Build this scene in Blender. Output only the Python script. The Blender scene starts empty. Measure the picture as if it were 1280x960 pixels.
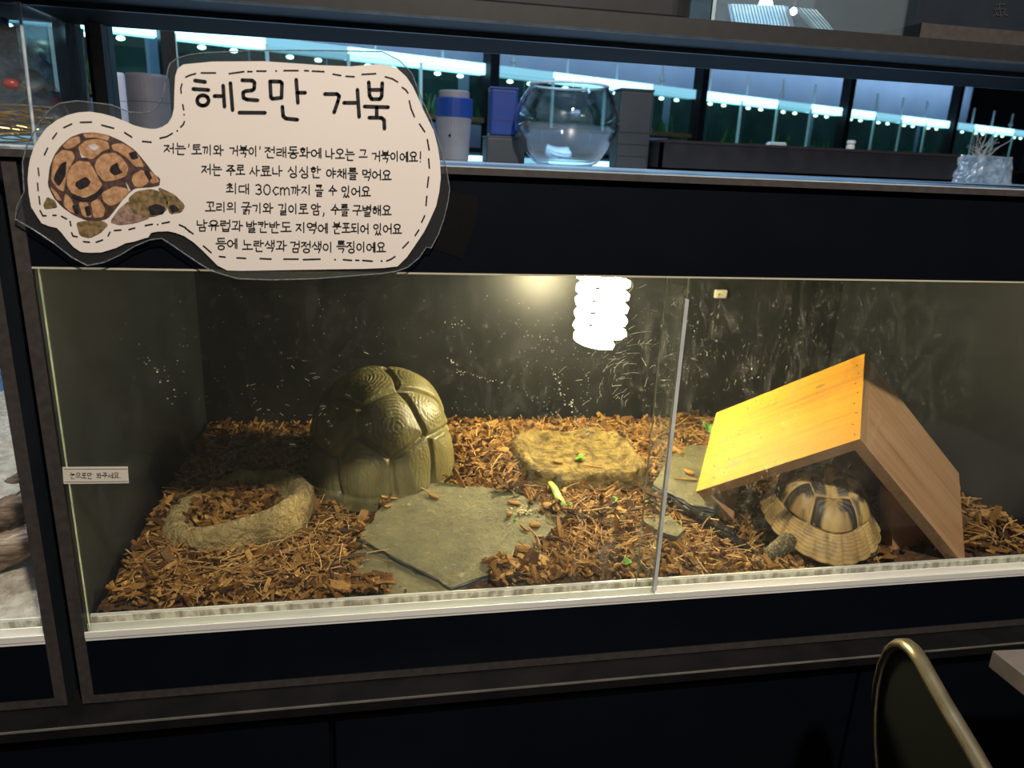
import bpy, bmesh, math, random
from mathutils import Vector, Matrix
PI = math.pi
random.seed(7)
C = bpy.context.scene.collection
S = bpy.context.scene
H = 1.30                                   # camera height above the floor; everything below is written relative to it

# ------------------------------------------------------------------ camera
FPX = 928.0
RX = Vector((0.98300116, -0.17873992, 0.04196146)); RX = Vector((0.98300116, -0.17873992, 0.04196146))
ROT = Matrix(((0.98300116, -0.17873992, 0.04196146),
              (-0.01243556, -0.29284263, -0.95607978),
              (0.18317773, 0.93930572, -0.29008737)))     # rows: right, down, forward
CAM = Vector((0, -0.80, 0))
cd = bpy.data.cameras.new('camera'); cam = bpy.data.objects.new('camera', cd); C.objects.link(cam)
cd.sensor_width = 36; cd.lens = 36*FPX/1280; cd.clip_start = 0.02; cd.clip_end = 60
r, d, f = ROT[0], ROT[1], ROT[2]
cam.matrix_world = Matrix(((r.x, -d.x, -f.x, CAM.x), (r.y, -d.y, -f.y, CAM.y), (r.z, -d.z, -f.z, CAM.z), (0, 0, 0, 1)))
cd.dof.use_dof = True; cd.dof.focus_distance = 0.93; cd.dof.aperture_fstop = 7.5
S.camera = cam
S.view_settings.view_transform = 'Standard'; S.view_settings.look = 'None'
S.view_settings.exposure = 0.0; S.view_settings.gamma = 1.0
S.view_settings.use_curve_mapping = False

# ------------------------------------------------------------------ world and lamps
w = bpy.data.worlds.new('world'); S.world = w; w.use_nodes = True
w.node_tree.nodes['Background'].inputs[0].default_value = (0.35, 0.55, 1.0, 1)
w.node_tree.nodes['Background'].inputs[1].default_value = 0.02
BULB_STRENGTH = 125.0
BULB_COLOR = (1.0, 0.84, 0.48)
def area(name, loc, aim, size, power, col, shape='DISK', sy=None):
    l = bpy.data.lights.new(name, 'AREA'); l.shape = shape; l.size = size; l.energy = power; l.color = col
    if sy: l.size_y = sy
    o = bpy.data.objects.new(name, l); C.objects.link(o); o.location = loc
    o.rotation_euler = (Vector(aim)-Vector(loc)).to_track_quat('-Z', 'Y').to_euler()
    return o
area('ceiling_spot_lamp', (0.35, -1.30, 1.50), (0.25, 0.0, -0.25), 0.10, 62, (1.0, 0.89, 0.76))
area('rear_fill_light', (0.8, 0.9, 1.60), (0.8, 1.0, 0.0), 1.2, 30, (0.35, 0.62, 1.0), 'RECTANGLE', 0.8)  # added bluish fill brightening the terrarium top, no known fixture
area('front_fill_light', (0.6, -2.2, 1.60), (0.4, -1.0, 0.0), 1.2, 4, (0.5, 0.7, 1.0), 'RECTANGLE', 0.5)  # added dim bluish fill from the front, no known fixture

# ------------------------------------------------------------------ measuring helpers
def ray(px, py):
    c = Vector((px-640, py-480, FPX)); return ROT.transposed() @ c
def P(px, py, axis, val):
    """the point of the plane axis = val that the photograph shows at (px, py)"""
    q = ray(px, py); t = (val-CAM[axis])/q[axis]; return CAM+q*t
def PP(px, py, p0, n):
    q = ray(px, py); t = (p0-CAM).dot(n)/q.dot(n); return CAM+q*t
def PY(px, py, y): return P(px, py, 1, y)
def PZ(px, py, z): return P(px, py, 2, z)

# ------------------------------------------------------------------ materials
def lin(c):
    return tuple((x/12.92 if x <= .04045 else ((x+.055)/1.055)**2.4) for x in [v/255 for v in c])+(1,)
class NT:
    def __init__(s, name):
        s.m = bpy.data.materials.new(name); s.m.use_nodes = True; s.t = s.m.node_tree; s.n = s.t.nodes; s.n.clear()
        s.out = s.n.new('ShaderNodeOutputMaterial')
    def new(s, kind, **kw):
        o = s.n.new('ShaderNode'+kind)
        for k, v in kw.items(): setattr(o, k, v)
        return o
    def link(s, a, b): s.t.links.new(a, b)
    def coord(s, scale=(1, 1, 1), which='Object'):
        tc = s.new('TexCoord'); mp = s.new('Mapping'); mp.inputs['Scale'].default_value = scale
        s.link(tc.outputs[which], mp.inputs[0]); return mp.outputs[0]
    def noise(s, vec, scale, detail=4, rough=.55):
        o = s.new('TexNoise'); o.inputs['Scale'].default_value = scale; o.inputs['Detail'].default_value = detail
        o.inputs['Roughness'].default_value = rough
        if vec is not None: s.link(vec, o.inputs['Vector'])
        return o.outputs['Fac']
    def ramp(s, fac, stops):
        o = s.new('ValToRGB'); e = o.color_ramp.elements
        while len(e) > 1: e.remove(e[-1])
        e[0].position = stops[0][0]; e[0].color = stops[0][1]
        for p, c in stops[1:]:
            k = e.new(p); k.color = c
        s.link(fac, o.inputs[0]); return o.outputs[0]
    def math(s, op, a, b=None):
        o = s.new('Math', operation=op)
        for i, v in enumerate((a, b)):
            if v is None: continue
            if hasattr(v, 'default_value') or hasattr(v, 'links'): s.link(v, o.inputs[i])
            else: o.inputs[i].default_value = v
        return o.outputs[0]
    def bump(s, h, strength, dist):
        o = s.new('Bump'); o.inputs['Strength'].default_value = strength; o.inputs['Distance'].default_value = dist
        s.link(h, o.inputs['Height']); return o.outputs[0]
    def bsdf(s, color=None, rough=.5, metal=0, spec=.5, normal=None, coat=0):
        b = s.new('BsdfPrincipled')
        if color is not None:
            if isinstance(color, tuple): b.inputs['Base Color'].default_value = color
            else: s.link(color, b.inputs['Base Color'])
        if isinstance(rough, (int, float)): b.inputs['Roughness'].default_value = rough
        else: s.link(rough, b.inputs['Roughness'])
        b.inputs['Metallic'].default_value = metal; b.inputs['Specular IOR Level'].default_value = spec
        b.inputs['Coat Weight'].default_value = coat
        if normal is not None: s.link(normal, b.inputs['Normal'])
        return b
    def done(s, sh):
        s.link(sh, s.out.inputs['Surface']); return s.m
MATS = {}
def mat(name, c1, c2=None, scale=30, rough=.5, metal=0, spec=.5, bump=0, bscale=None, dist=.002, stretch=(1, 1, 1), coat=0, lo=.35, hi=.65, detail=5):
    """procedural: two colours mixed by noise, optional noise bump"""
    if name in MATS: return MATS[name]
    t = NT(name); v = t.coord(stretch)
    n = t.noise(v, scale, detail)
    col = t.ramp(n, [(lo, tuple(c1)+(1,)), (hi, tuple(c2 or c1)+(1,))])
    nm = None
    if bump: nm = t.bump(t.noise(v, bscale or scale*2, detail), bump, dist)
    b = t.bsdf(col, rough, metal, spec, nm, coat)
    MATS[name] = t.done(b.outputs[0]); return MATS[name]
def emit(name, col, strength):
    if name in MATS: return MATS[name]
    t = NT(name); e = t.new('Emission'); e.inputs[0].default_value = tuple(col)+(1,); e.inputs[1].default_value = strength
    MATS[name] = t.done(e.outputs[0]); return MATS[name]
def thin_glass(name, tint=(1, 1, 1), rough=0.0, dust=0.0, dscale=40, refl=1.0, haze=0.0):
    """clear sheet: transparent + Fresnel reflection, with a film of dust that scatters light"""
    if name in MATS: return MATS[name]
    t = NT(name)
    tr = t.new('BsdfTransparent'); tr.inputs[0].default_value = tuple(tint)+(1,)
    gl = t.new('BsdfGlossy'); gl.inputs['Roughness'].default_value = rough
    ge = t.new('NewGeometry'); dp = t.new('VectorMath', operation='DOT_PRODUCT'); t.link(ge.outputs['Normal'], dp.inputs[0]); t.link(ge.outputs['Incoming'], dp.inputs[1])
    cs = t.math('SUBTRACT', 1.0, t.math('ABSOLUTE', dp.outputs['Value']))
    fr = t.math('ADD', .04, t.math('MULTIPLY', t.math('POWER', cs, 5.0), .9))       # Schlick reflectance of one glass face
    mx = t.new('MixShader'); t.link(t.math('MULTIPLY', fr, refl), mx.inputs[0])
    t.link(tr.outputs[0], mx.inputs[1]); t.link(gl.outputs[0], mx.inputs[2])
    last = mx.outputs[0]
    if dust or haze:
        v = t.coord()
        sm = t.ramp(t.noise(v, 7, 6, .65), [(.38, (.30, .30, .30, 1)), (.64, (1, 1, 1, 1))])
        sp = t.ramp(t.noise(t.coord((1, 1, .5)), 330, 3, .6), [(.655, (0, 0, 0, 1)), (.70, (1, 1, 1, 1))])          # dried splashes
        sp2 = t.ramp(t.noise(v, 120, 2, .5), [(.70, (0, 0, 0, 1)), (.73, (1, 1, 1, 1))])
        nd = t.new('TexNoise'); nd.inputs['Scale'].default_value = 26; nd.inputs['Detail'].default_value = 7; nd.inputs['Roughness'].default_value = .7; nd.inputs['Distortion'].default_value = 2.5; t.link(t.coord((1.0, 1, .45)), nd.inputs['Vector'])
        st = t.ramp(nd.outputs['Fac'], [(.52, (0, 0, 0, 1)), (.78, (1, 1, 1, 1))])                                   # wiped smears
        gr = t.new('VectorMath', operation='DISTANCE'); t.link(t.coord((1, 1, 1)), gr.inputs[0]); gr.inputs[1].default_value = (.02, -.33, .34)
        near = t.ramp(gr.outputs['Value'], [(.06, (1, 1, 1, 1)), (.42, (.12, .12, .12, 1))])
        k = t.math('ADD', t.math('MULTIPLY', sp, .8), t.math('MULTIPLY', st, .30)); k = t.math('ADD', k, t.math('MULTIPLY', sp2, .6))
        k = t.math('MULTIPLY', t.math('MULTIPLY', k, sm), near)
        k = t.math('ADD', t.math('MULTIPLY', k, dust), haze)
        di = t.new('BsdfDiffuse'); di.inputs[0].default_value = (.75, .75, .72, 1)
        tl = t.new('BsdfTranslucent'); tl.inputs[0].default_value = (.75, .75, .72, 1)
        ad = t.new('MixShader'); ad.inputs[0].default_value = .6; t.link(di.outputs[0], ad.inputs[1]); t.link(tl.outputs[0], ad.inputs[2])
        m2 = t.new('MixShader'); t.link(k, m2.inputs[0]); t.link(last, m2.inputs[1]); t.link(ad.outputs[0], m2.inputs[2])
        last = m2.outputs[0]
    MATS[name] = t.done(last); return MATS[name]
def vcol(name, rough=.45, bump=0, bscale=300, dist=.0006, spec=.5, coat=0):
    """pigment pattern stored per vertex on the object"""
    if name in MATS: return MATS[name]
    t = NT(name); a = t.new('Attribute'); a.attribute_name = 'pigment'
    nm = t.bump(t.noise(t.coord(), bscale, 4), bump, dist) if bump else None
    MATS[name] = t.done(t.bsdf(a.outputs['Color'], rough, 0, spec, nm, coat).outputs[0]); return MATS[name]
def island(name, stops, rough=.7, bscale=400, bump=.5):
    """every loose piece of the mesh takes its own colour"""
    t = NT(name); g = t.new('NewGeometry')
    col = t.ramp(g.outputs['Random Per Island'], stops)
    n = t.noise(t.coord(), bscale, 3)
    mx = t.new('Mix', data_type='RGBA', blend_type='MULTIPLY'); mx.inputs[0].default_value = .75
    t.link(col, mx.inputs[6]); t.link(t.ramp(n, [(.3, (.45, .42, .4, 1)), (.6, (1, 1, 1, 1))]), mx.inputs[7])
    MATS[name] = t.done(t.bsdf(mx.outputs[2], rough, 0, .25, t.bump(n, bump, .001)).outputs[0]); return MATS[name]
def wood(name, c1, c2, c3, along=0, rough=.45, fine=1.0):
    t = NT(name); st = [60, 60, 60]; st[along] = 3.0
    v = t.coord(tuple(st)); n = t.noise(v, 1.6*fine, 6, .6)
    st2 = [14, 14, 14]; st2[along] = 1.1
    n2 = t.noise(t.coord(tuple(st2)), 1.5, 3)
    k = t.math('ADD', t.math('MULTIPLY', n, .65), t.math('MULTIPLY', n2, .45))
    col = t.ramp(k, [(.36, c3+(1,)), (.47, c2+(1,)), (.62, c1+(1,))])
    MATS[name] = t.done(t.bsdf(col, rough, 0, .35, t.bump(n, .25, .0008)).outputs[0]); return MATS[name]

BLACK = mat('black_laminate', (.0022, .0031, .0058), (.0027, .0037, .0068), 20, rough=.38, spec=.22)
BLACK_IN = mat('black_inner_laminate', (.0115, .0145, .0185), (.0185, .0235, .0285), 9, rough=.40, spec=.3)
EDGE = mat('brown_edge_banding', (.030, .025, .024), (.046, .038, .036), 120, rough=.6)
STEEL = mat('black_steel', (.0045, .0055, .008), (.007, .0085, .012), 40, rough=.45, spec=.22)
EDGE_SHEEN = mat('grey_edge_sheen', (.06, .075, .09), (.09, .11, .13), 60, rough=.35, metal=.6)
ALU = mat('brushed_aluminium', (.74, .73, .67), (.86, .85, .78), 60, rough=.38, metal=.1, stretch=(.06, 1, 1))
ALU2 = mat('scuffed_aluminium', (.38, .33, .26), (.84, .80, .68), 150, rough=.5, metal=.1, stretch=(.5, 1, .2), lo=.42, hi=.58)
GLASS = thin_glass('door_glass', (.965, .98, .97), dust=.55, haze=.008)
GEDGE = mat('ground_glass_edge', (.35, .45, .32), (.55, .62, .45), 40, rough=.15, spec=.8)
WHITE = mat('white_plastic', (.62, .62, .60), (.72, .72, .70), 20, rough=.4)

# ------------------------------------------------------------------ mesh helpers
LOCAL = set()
class MB:
    def __init__(s): s.v = []; s.f = []; s.m = []; s.col = None
    def add(s, vs, fs, m=0):
        b = len(s.v); s.v += [Vector(p) for p in vs]
        for q in fs:
            s.f.append([b+i for i in q]); s.m.append(m)
        return s
    def box(s, x0, x1, y0, y1, z0, z1, m=0, front=None, M=None):
        vs = [(x0, y0, z0), (x1, y0, z0), (x1, y1, z0), (x0, y1, z0), (x0, y0, z1), (x1, y0, z1), (x1, y1, z1), (x0, y1, z1)]
        if M is not None: vs = [M @ Vector(p) for p in vs]
        fs = [(0, 3, 2, 1), (4, 5, 6, 7), (0, 1, 5, 4), (1, 2, 6, 5), (2, 3, 7, 6), (3, 0, 4, 7)]
        s.add(vs, fs, m)
        if front is not None: s.m[-4] = front
        return s
    def prism(s, poly, ext, m=0, top=None):
        n = len(poly); e = Vector(ext); vs = [Vector(p) for p in poly]+[Vector(p)+e for p in poly]
        fs = [list(range(n))[::-1], list(range(n, 2*n))]+[[i, (i+1) % n, n+(i+1) % n, n+i] for i in range(n)]
        b = len(s.f); s.add(vs, fs, m)
        if top is not None: s.m[b] = top; s.m[b+1] = top
        return s
    def tube(s, pts, rad, n=8, closed=False, m=0, flat=1.0):
        pts = [Vector(p) for p in pts]; k = len(pts)
        rr = rad if isinstance(rad, (list, tuple)) else [rad]*k
        up = None; vs = []
        for i in range(k):
            a = pts[(i-1) % k] if (closed or i > 0) else pts[i]; b = pts[(i+1) % k] if (closed or i < k-1) else pts[i]
            t = (b-a).normalized()
            if up is None:
                up = Vector((0, 0, 1)) if abs(t.z) < .9 else Vector((1, 0, 0))
            sd = t.cross(up).normalized(); up = sd.cross(t).normalized()
            for j in range(n):
                an = 2*PI*j/n; vs.append(pts[i]+(sd*math.cos(an)+up*math.sin(an)*flat)*rr[i])
        fs = []
        for i in range(k if closed else k-1):
            for j in range(n):
                i2 = (i+1) % k; j2 = (j+1) % n
                fs.append((i*n+j, i*n+j2, i2*n+j2, i2*n+j))
        if not closed: fs += [list(range(n))[::-1], list(range((k-1)*n, k*n))]
        return s.add(vs, fs, m)
    def lathe(s, prof, c=(0, 0, 0), n=32, m=0, sx=1, sy=1, wob=None):
        c = Vector(c); vs = []
        for i, (r, z) in enumerate(prof):
            for j in range(n):
                a = 2*PI*j/n; k = wob(a, i) if wob else 1
                vs.append(c+Vector((r*sx*k*math.cos(a), r*sy*k*math.sin(a), z)))
        fs = [(i*n+j, i*n+(j+1) % n, (i+1)*n+(j+1) % n, (i+1)*n+j) for i in range(len(prof)-1) for j in range(n)]
        if prof[0][0] > 1e-5: fs.append(list(range(n))[::-1])
        if prof[-1][0] > 1e-5: fs.append(list(range((len(prof)-1)*n, len(prof)*n)))
        return s.add(vs, fs, m)
    def grid(s, fn, nu, nv, wrap=False, m=0):
        vs = [fn(i/(nu if wrap else nu-1), j/(nv-1)) for j in range(nv) for i in range(nu)]
        fs = []
        for j in range(nv-1):
            for i in range(nu if wrap else nu-1):
                i2 = (i+1) % nu; fs.append((j*nu+i, j*nu+i2, (j+1)*nu+i2, (j+1)*nu+i))
        return s.add(vs, fs, m)
    def ball(s, c, r, n=10, m=0, sc=(1, 1, 1)):
        k = n//2+1
        def fn(u, v):
            a = 2*PI*u; b = PI*(v*.996+.002)
            return Vector(c)+Vector((math.sin(b)*math.cos(a)*sc[0], math.sin(b)*math.sin(a)*sc[1], -math.cos(b)*sc[2]))*r
        return s.grid(fn, n, k, True, m)
    def build(s, name, mats, parent=None, smooth=False, bevel=0, origin=None, sub=0):
        if not isinstance(mats, (list, tuple)): mats = [mats]
        off = Vector((0, 0, 0)); local = False
        if parent is not None:
            root = parent
            while root.parent: root = root.parent
            if root.name in LOCAL: local = True
            else: off = root.location.copy()
        else:
            if origin is None:
                xs = [p.x for p in s.v]; ys = [p.y for p in s.v]; zs = [p.z for p in s.v]
                off = Vector(((min(xs)+max(xs))/2, (min(ys)+max(ys))/2, min(zs)))
            else: off = Vector(origin)
        me = bpy.data.meshes.new(name)
        me.from_pydata([tuple(p-off) for p in s.v], [], s.f)
        for m_ in mats: me.materials.append(m_)
        if len(mats) > 1: me.polygons.foreach_set('material_index', s.m)
        if s.col:
            a = me.attributes.new('pigment', 'FLOAT_COLOR', 'POINT'); flat = []
            for c in s.col: flat += [c[0], c[1], c[2], 1.0]
            a.data.foreach_set('color', flat)
        if smooth: me.polygons.foreach_set('use_smooth', [True]*len(me.polygons))
        me.update()
        o = bpy.data.objects.new(name, me); C.objects.link(o)
        if parent is not None: o.parent = parent
        else: o.location = off
        if bevel:
            b = o.modifiers.new('bevel', 'BEVEL'); b.width = bevel; b.segments = 2; b.limit_method = 'ANGLE'
        if sub:
            b = o.modifiers.new('sub', 'SUBSURF'); b.levels = sub; b.render_levels = sub
        return o
def tag(o, label, cat, group=None, kind=None):
    if label: o['label'] = label
    if cat: o['category'] = cat
    if group: o['group'] = group
    if kind: o['kind'] = kind
    return o
def thing(name, label, cat, loc, group=None):
    o = bpy.data.objects.new(name, None); C.objects.link(o); o.location = loc; o.empty_display_size = .05
    return tag(o, label, cat, group)
def struct(o): o['kind'] = 'structure'; return o
def fix_normals(o):
    bm = bmesh.new(); bm.from_mesh(o.data); bmesh.ops.recalc_face_normals(bm, faces=bm.faces); bm.to_mesh(o.data); bm.free(); return o
def hsh(*a):
    return random.Random(hash(tuple(round(x, 5) for x in a))).random()
from mathutils import noise as mn
def nz(p, sc=1.0, oct=3):
    q = Vector(p)*sc; v = 0; a = 1
    for i in range(oct):
        v += a*mn.noise(q); q = q*2.03+Vector((3.1, 1.7, .4)); a *= .5
    return v
def sst(a, b, x):
    t = max(0, min(1, (x-a)/(b-a))); return t*t*(3-2*t)

# ------------------------------------------------------------------ room
ROOMW = mat('dark_blue_wall_paint', (.025, .035, .055), (.035, .045, .07), 5, rough=.7)
FLOORM = mat('dark_floor_tile', (.02, .02, .022), (.03, .03, .034), 4, rough=.35)
CEILM = mat('dark_ceiling_paint', (.02, .022, .026), (.026, .028, .034), 6, rough=.8)
struct(MB().box(-4, 7, -4, 8, -1.36, -1.30).build('floor', FLOORM))
struct(MB().box(-4, 7, -4, 8, 1.75, 1.81).build('ceiling', CEILM))
struct(MB().box(-4.1, -4, -4, 8, -1.30, 1.75).build('wall_left', ROOMW))
struct(MB().box(7, 7.1, -4, 8, -1.30, 1.75).build('wall_right', ROOMW))
struct(MB().box(-4, 7, 8, 8.1, -1.30, 1.75).build('wall_back', ROOMW))
struct(MB().box(-4, 7, -4.1, -4, -1.30, 1.75).build('wall_front', ROOMW))

# ------------------------------------------------------------------ terraria
X0, X1 = -0.341, 1.036
ZT, ZB = -0.0105, -0.634
def make_tank(x0, x1, div, label, rich=False):
    t = thing('terrarium', label, 'terrarium', ((x0+x1)/2, .34, ZB))
    w = .013
    MB().box(x0, x0+w, 0, .69, ZB, ZT-.0072, 0, 1).build('side_panel', [BLACK_IN, EDGE], t)
    MB().box(x1-w, x1, 0, .69, ZB, ZT-.0072, 0, 1).build('side_panel', [BLACK_IN, EDGE], t)
    tpb = MB().box(x0-.002, x1+.002, -.004, .69, ZT-.0072, ZT, 0, 1); tpb.m[0] = 2
    tpb.build('top_panel', [mat('sheen_top_laminate', (.46, .53, .58), (.58, .66, .70), 12, rough=.30, spec=.9), EDGE, BLACK], t)  # reflected blue light put into the black top's colour
    MB().box(x0+w, x1-w, .675, .69, ZB+.01, ZT-.0072).build('back_panel', mat('black_back_laminate', (.0060, .0078, .0105), (.0145, .0175, .0205), 7, rough=.34, spec=.35), t)
    MB().box(x0+w, x1-w, .024, .675, -.575, -.56).build('floor_panel', BLACK_IN, t)
    MB().box(x0+w, x1-w, .002, .018, -.121, ZT-.0072).build('upper_fascia', BLACK, t)
    MB().box(x0+w, x1-w, .002, .018, ZB+.011, -.549).build('lower_fascia', BLACK, t)
    MB().box(x0+w, x1-w, 0, .60, ZB, ZB+.011, 0, 1).build('base_panel', [BLACK, EDGE], t)
    m = MB()                                                     # aluminium sliding-door track: base, three ribs
    xa, xb = x0+w, x1-w
    m.box(xa, xb, 0, .024, -.549, -.545); m.box(xa, xb, -.0008, .0012, -.545, -.5375); m.box(xa, xb, .0105, .0125, -.545, -.534)
    m.box(xa, xb, .0215, .024, -.545, -.5285)
    m.box(xa, xb, .0205, .0215, -.541, -.531, 1)
    m.build('bottom_track', [ALU, ALU2], t)
    m = MB(); m.box(xa, xb, .0188, .0225, -.1235, -.119); m.box(xa, xb, .001, .0188, -.1228, -.121)
    m.build('top_track', mat('cream_plastic_track', (.45, .42, .3), (.5, .47, .35), 30, rough=.35), t)
    for (a, b, y) in ((xa+.004, div+.022, .0035), (div, xb-.002, .0145)):
        g = MB().box(a, b, y, y+.0045, -.545, -.1205)
        # ground edges of the pane
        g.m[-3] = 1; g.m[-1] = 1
        gd = g.build('glass_door', [GLASS, GEDGE], t)
        if rich and y < .01: marks(gd, y+.0046)
        if y < .01: MB().box(b-.0028, b+.0018, y-.0008, y+.0053, -.535, -.148).build('pane_reflection', mat('pale_pane_reflection', (.42, .44, .42), (.60, .62, .58), 18, rough=.12, spec=.8), gd)  # pale strip added for the bright reflection along the pane edge
    return t
def marks(gd, y):
    """dried water spots, splashes and wiped smears on the inner face of the pane"""
    r_ = random.Random(3); m = MB()
    def spot(px, py, r, sy_=1.0):
        c_ = PY(px, py, y); n = 7
        m.add([c_+Vector((r*math.cos(2*PI*k/n)*r_.uniform(.7, 1.2), .00002+.00001*r_.random(), r*sy_*math.sin(2*PI*k/n)*r_.uniform(.7, 1.2))) for k in range(n)], [tuple(range(n))])
    def streak(pts, w_):
        for i in range(len(pts)-1):
            (xa, ya), (xb, yb) = pts[i], pts[i+1]; L = math.hypot(xb-xa, yb-ya) or 1; nx, ny = -(yb-ya)/L*w_/2, (xb-xa)/L*w_/2
            m.add([PY(xa+nx, ya+ny, y+.00003), PY(xb+nx, yb+ny, y+.00003), PY(xb-nx, yb-ny, y+.00003), PY(xa-nx, ya-ny, y+.00003)], [(0, 1, 2, 3)])
    def trail(a, b, n, j, r0, r1):
        for k in range(n):
            t_ = k/(n-1); spot(a[0]+(b[0]-a[0])*t_+r_.gauss(0, j), a[1]+(b[1]-a[1])*t_+r_.gauss(0, j), r_.uniform(r0, r1))
    for k in range(300): spot(r_.gauss(740, 70), r_.gauss(430, 55), r_.choice((.0003, .0004, .0006)))
    for k in range(170): spot(r_.uniform(140, 830), r_.uniform(365, 520), r_.choice((.0003, .0005)))
    for k in range(60): spot(r_.gauss(320, 70), r_.gauss(500, 40), r_.choice((.0003, .0005)))
    trail((572, 462), (648, 486), 26, 1.6, .0004, .0009); trail((655, 489), (716, 535), 22, 1.8, .0004, .0010); trail((566, 512), (606, 514), 12, 1.2, .0003, .0006)
    trail((692, 470), (737, 545), 46, 3.0, .0004, .0014); trail((556, 405), (584, 404), 14, 2.5, .0004, .0009); trail((735, 470), (738, 556), 24, 1.2, .0003, .0008)
    trail((560, 445), (580, 470), 18, 2.0, .0004, .0010); trail((640, 400), (690, 440), 22, 3, .0004, .0008); trail((180, 440), (225, 500), 24, 7, .0004, .0011); trail((398, 372), (402, 400), 8, 2, .0003, .0006)
    for k in range(30):                                            # wiped arcs
        cx_, cy_, R_ = 795+r_.gauss(0, 16), 470+r_.gauss(0, 26), r_.uniform(14, 46); a0 = r_.uniform(2.6, 4.6); a1 = a0+r_.uniform(.3, .9)
        streak([(cx_+R_*1.2*math.cos(a0+(a1-a0)*q/7), cy_+R_*.7*math.sin(a0+(a1-a0)*q/7)) for q in range(8)], r_.uniform(.25, .55))
    for k in range(60):
        x_, y_ = r_.gauss(770, 40), r_.gauss(460, 45); L = r_.uniform(3, 12); a = r_.gauss(-.7, .5); streak([(x_, y_), (x_+L*math.cos(a), y_+L*math.sin(a))], r_.uniform(.25, .6))
    for k in range(40):
        x_, y_ = r_.uniform(300, 470), r_.uniform(440, 560); L = r_.uniform(2, 8); a = r_.gauss(0, .4); streak([(x_, y_), (x_+L*math.cos(a), y_+L*math.sin(a))], r_.uniform(.4, .8))
    t = NT('dried_water_film'); tr = t.new('BsdfTransparent'); tl = t.new('BsdfTranslucent'); tl.inputs[0].default_value = (.8, .8, .76, 1); di = t.new('BsdfDiffuse'); di.inputs[0].default_value = (.7, .7, .68, 1)
    a_ = t.new('MixShader'); a_.inputs[0].default_value = .7; t.link(di.outputs[0], a_.inputs[1]); t.link(tl.outputs[0], a_.inputs[2])
    g_ = t.new('NewGeometry'); mx = t.new('MixShader'); t.link(t.math('ADD', .22, t.math('MULTIPLY', g_.outputs['Random Per Island'], .5)), mx.inputs[0]); t.link(tr.outputs[0], mx.inputs[1]); t.link(a_.outputs[0], mx.inputs[2])
    o = m.build('water_marks', t.done(mx.outputs[0]), gd); o['kind'] = 'stuff'
tank = make_tank(X0, X1, .338, 'long black terrarium with sliding glass doors housing the tortoise', True)
LX0, LX1 = -1.60, -0.357
ltank = make_tank(LX0, LX1, -.98, 'neighbouring black terrarium with bright sand cut off by left edge')

rear = thing('terrarium', 'black terrarium standing back to back behind the tortoise terrarium', 'terrarium', (.3, 1.05, ZB))
for (a, b) in ((X0-1.3, X0-1.287), (1.9, 1.913)): MB().box(a, b, .70, 1.40, ZB, ZT-.0072).build('side_panel', BLACK_IN, rear)
tpb = MB().box(X0-1.3, 1.913, .693, 1.40, ZT-.0072, ZT); tpb.m[0] = 1; tpb.build('top_panel', [MATS['sheen_top_laminate'], BLACK], rear)
MB().box(X0-1.287, 1.9, .70, .712, ZB, ZT-.0072).build('back_panel', BLACK_IN, rear); MB().box(X0-1.287, 1.9, .712, 1.40, ZB, ZB+.013).build('base_panel', BLACK_IN, rear)
# ------------------------------------------------------------------ cabinet under the terraria
cab = thing('display_cabinet', 'black cabinet with a narrow ledge carrying the terraria', 'cabinet', (0, .3, -1.30))
MB().box(-1.7, 1.7, -.034, .69, -.652, -.636).build('cabinet_top', [mat('worn_black_top', (.0045, .0045, .005), (.009, .0086, .0085), 18, rough=.45, spec=.3)], cab, bevel=.0012)
MB().box(-1.7, 1.7, -.0352, -.0338, -.6385, -.6362).build('lip_highlight', mat('pale_lip_highlight', (.10, .095, .085), (.16, .15, .13), 40, rough=.4), cab)  # highlight on the ledge's front edge, drawn as a pale strip
MB().box(-1.7, 1.7, .0, .68, -1.30, -.652).build('carcass', BLACK, cab)
for (a, b) in ((-1.69, -.06), (-.052, .668), (.674, 1.69)):
    MB().box(a, b, -.020, .0, -1.24, -.668).build('door', BLACK, cab, bevel=.001)

# ------------------------------------------------------------------ coconut husk bedding
GZ = -0.538
def bed(x, y):
    z = GZ + .010*nz((x*4, y*4, 1.3), 1, 2) + .006*nz((x*18, y*18, 4.2), 1, 2)
    z += .003*sst(.30, .62, y)*(1-.4*sst(.5, .9, x))
    z += .022*math.exp(-((x+.27)**2/.010+(y-.20)**2/.03))
    z += .02*math.exp(-((x-.17)**2/.006+(y-.42)**2/.012))
    z -= .020*math.exp(-((x-.555)**2/.0035+(y-.155)**2/.006))
    z -= .014*math.exp(-((x-.70)**2/.012+(y-.05)**2/.008))
    return z
SOIL = mat('coconut_fibre_soil', (.030, .012, .005), (.15, .060, .018), 130, rough=.9, bump=.9, bscale=260, dist=.006)
m = MB(); m.grid(lambda u, v: Vector((-.324+u*1.343, .0265+v*.645, bed(-.324+u*1.343, .0265+v*.645)+.004*nz((u*150, v*75, 0), 1, 2))), 220, 110)
tag(m.build('husk_bedding', SOIL, smooth=True), 'brown coconut husk bedding covering the terrarium floor', 'bedding', kind='stuff')
slab_poly = [(430, 722), (443, 690), (442, 668), (449, 660), (466, 643), (487, 623), (500, 613), (545, 602), (575, 606), (640, 613), (672, 628), (718, 641), (700, 655), (668, 684), (655, 705), (600, 738), (545, 748), (500, 752), (468, 740)]
SLZ = -.509
slab_xy = [PZ(a, b, SLZ) for a, b in slab_poly]
s2_poly = [(815, 605), (836, 572), (862, 556), (920, 556), (945, 585), (912, 618), (892, 636), (868, 631), (846, 620)]
s2_xy = [PZ(a, b, -.516) for a, b in s2_poly]
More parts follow.
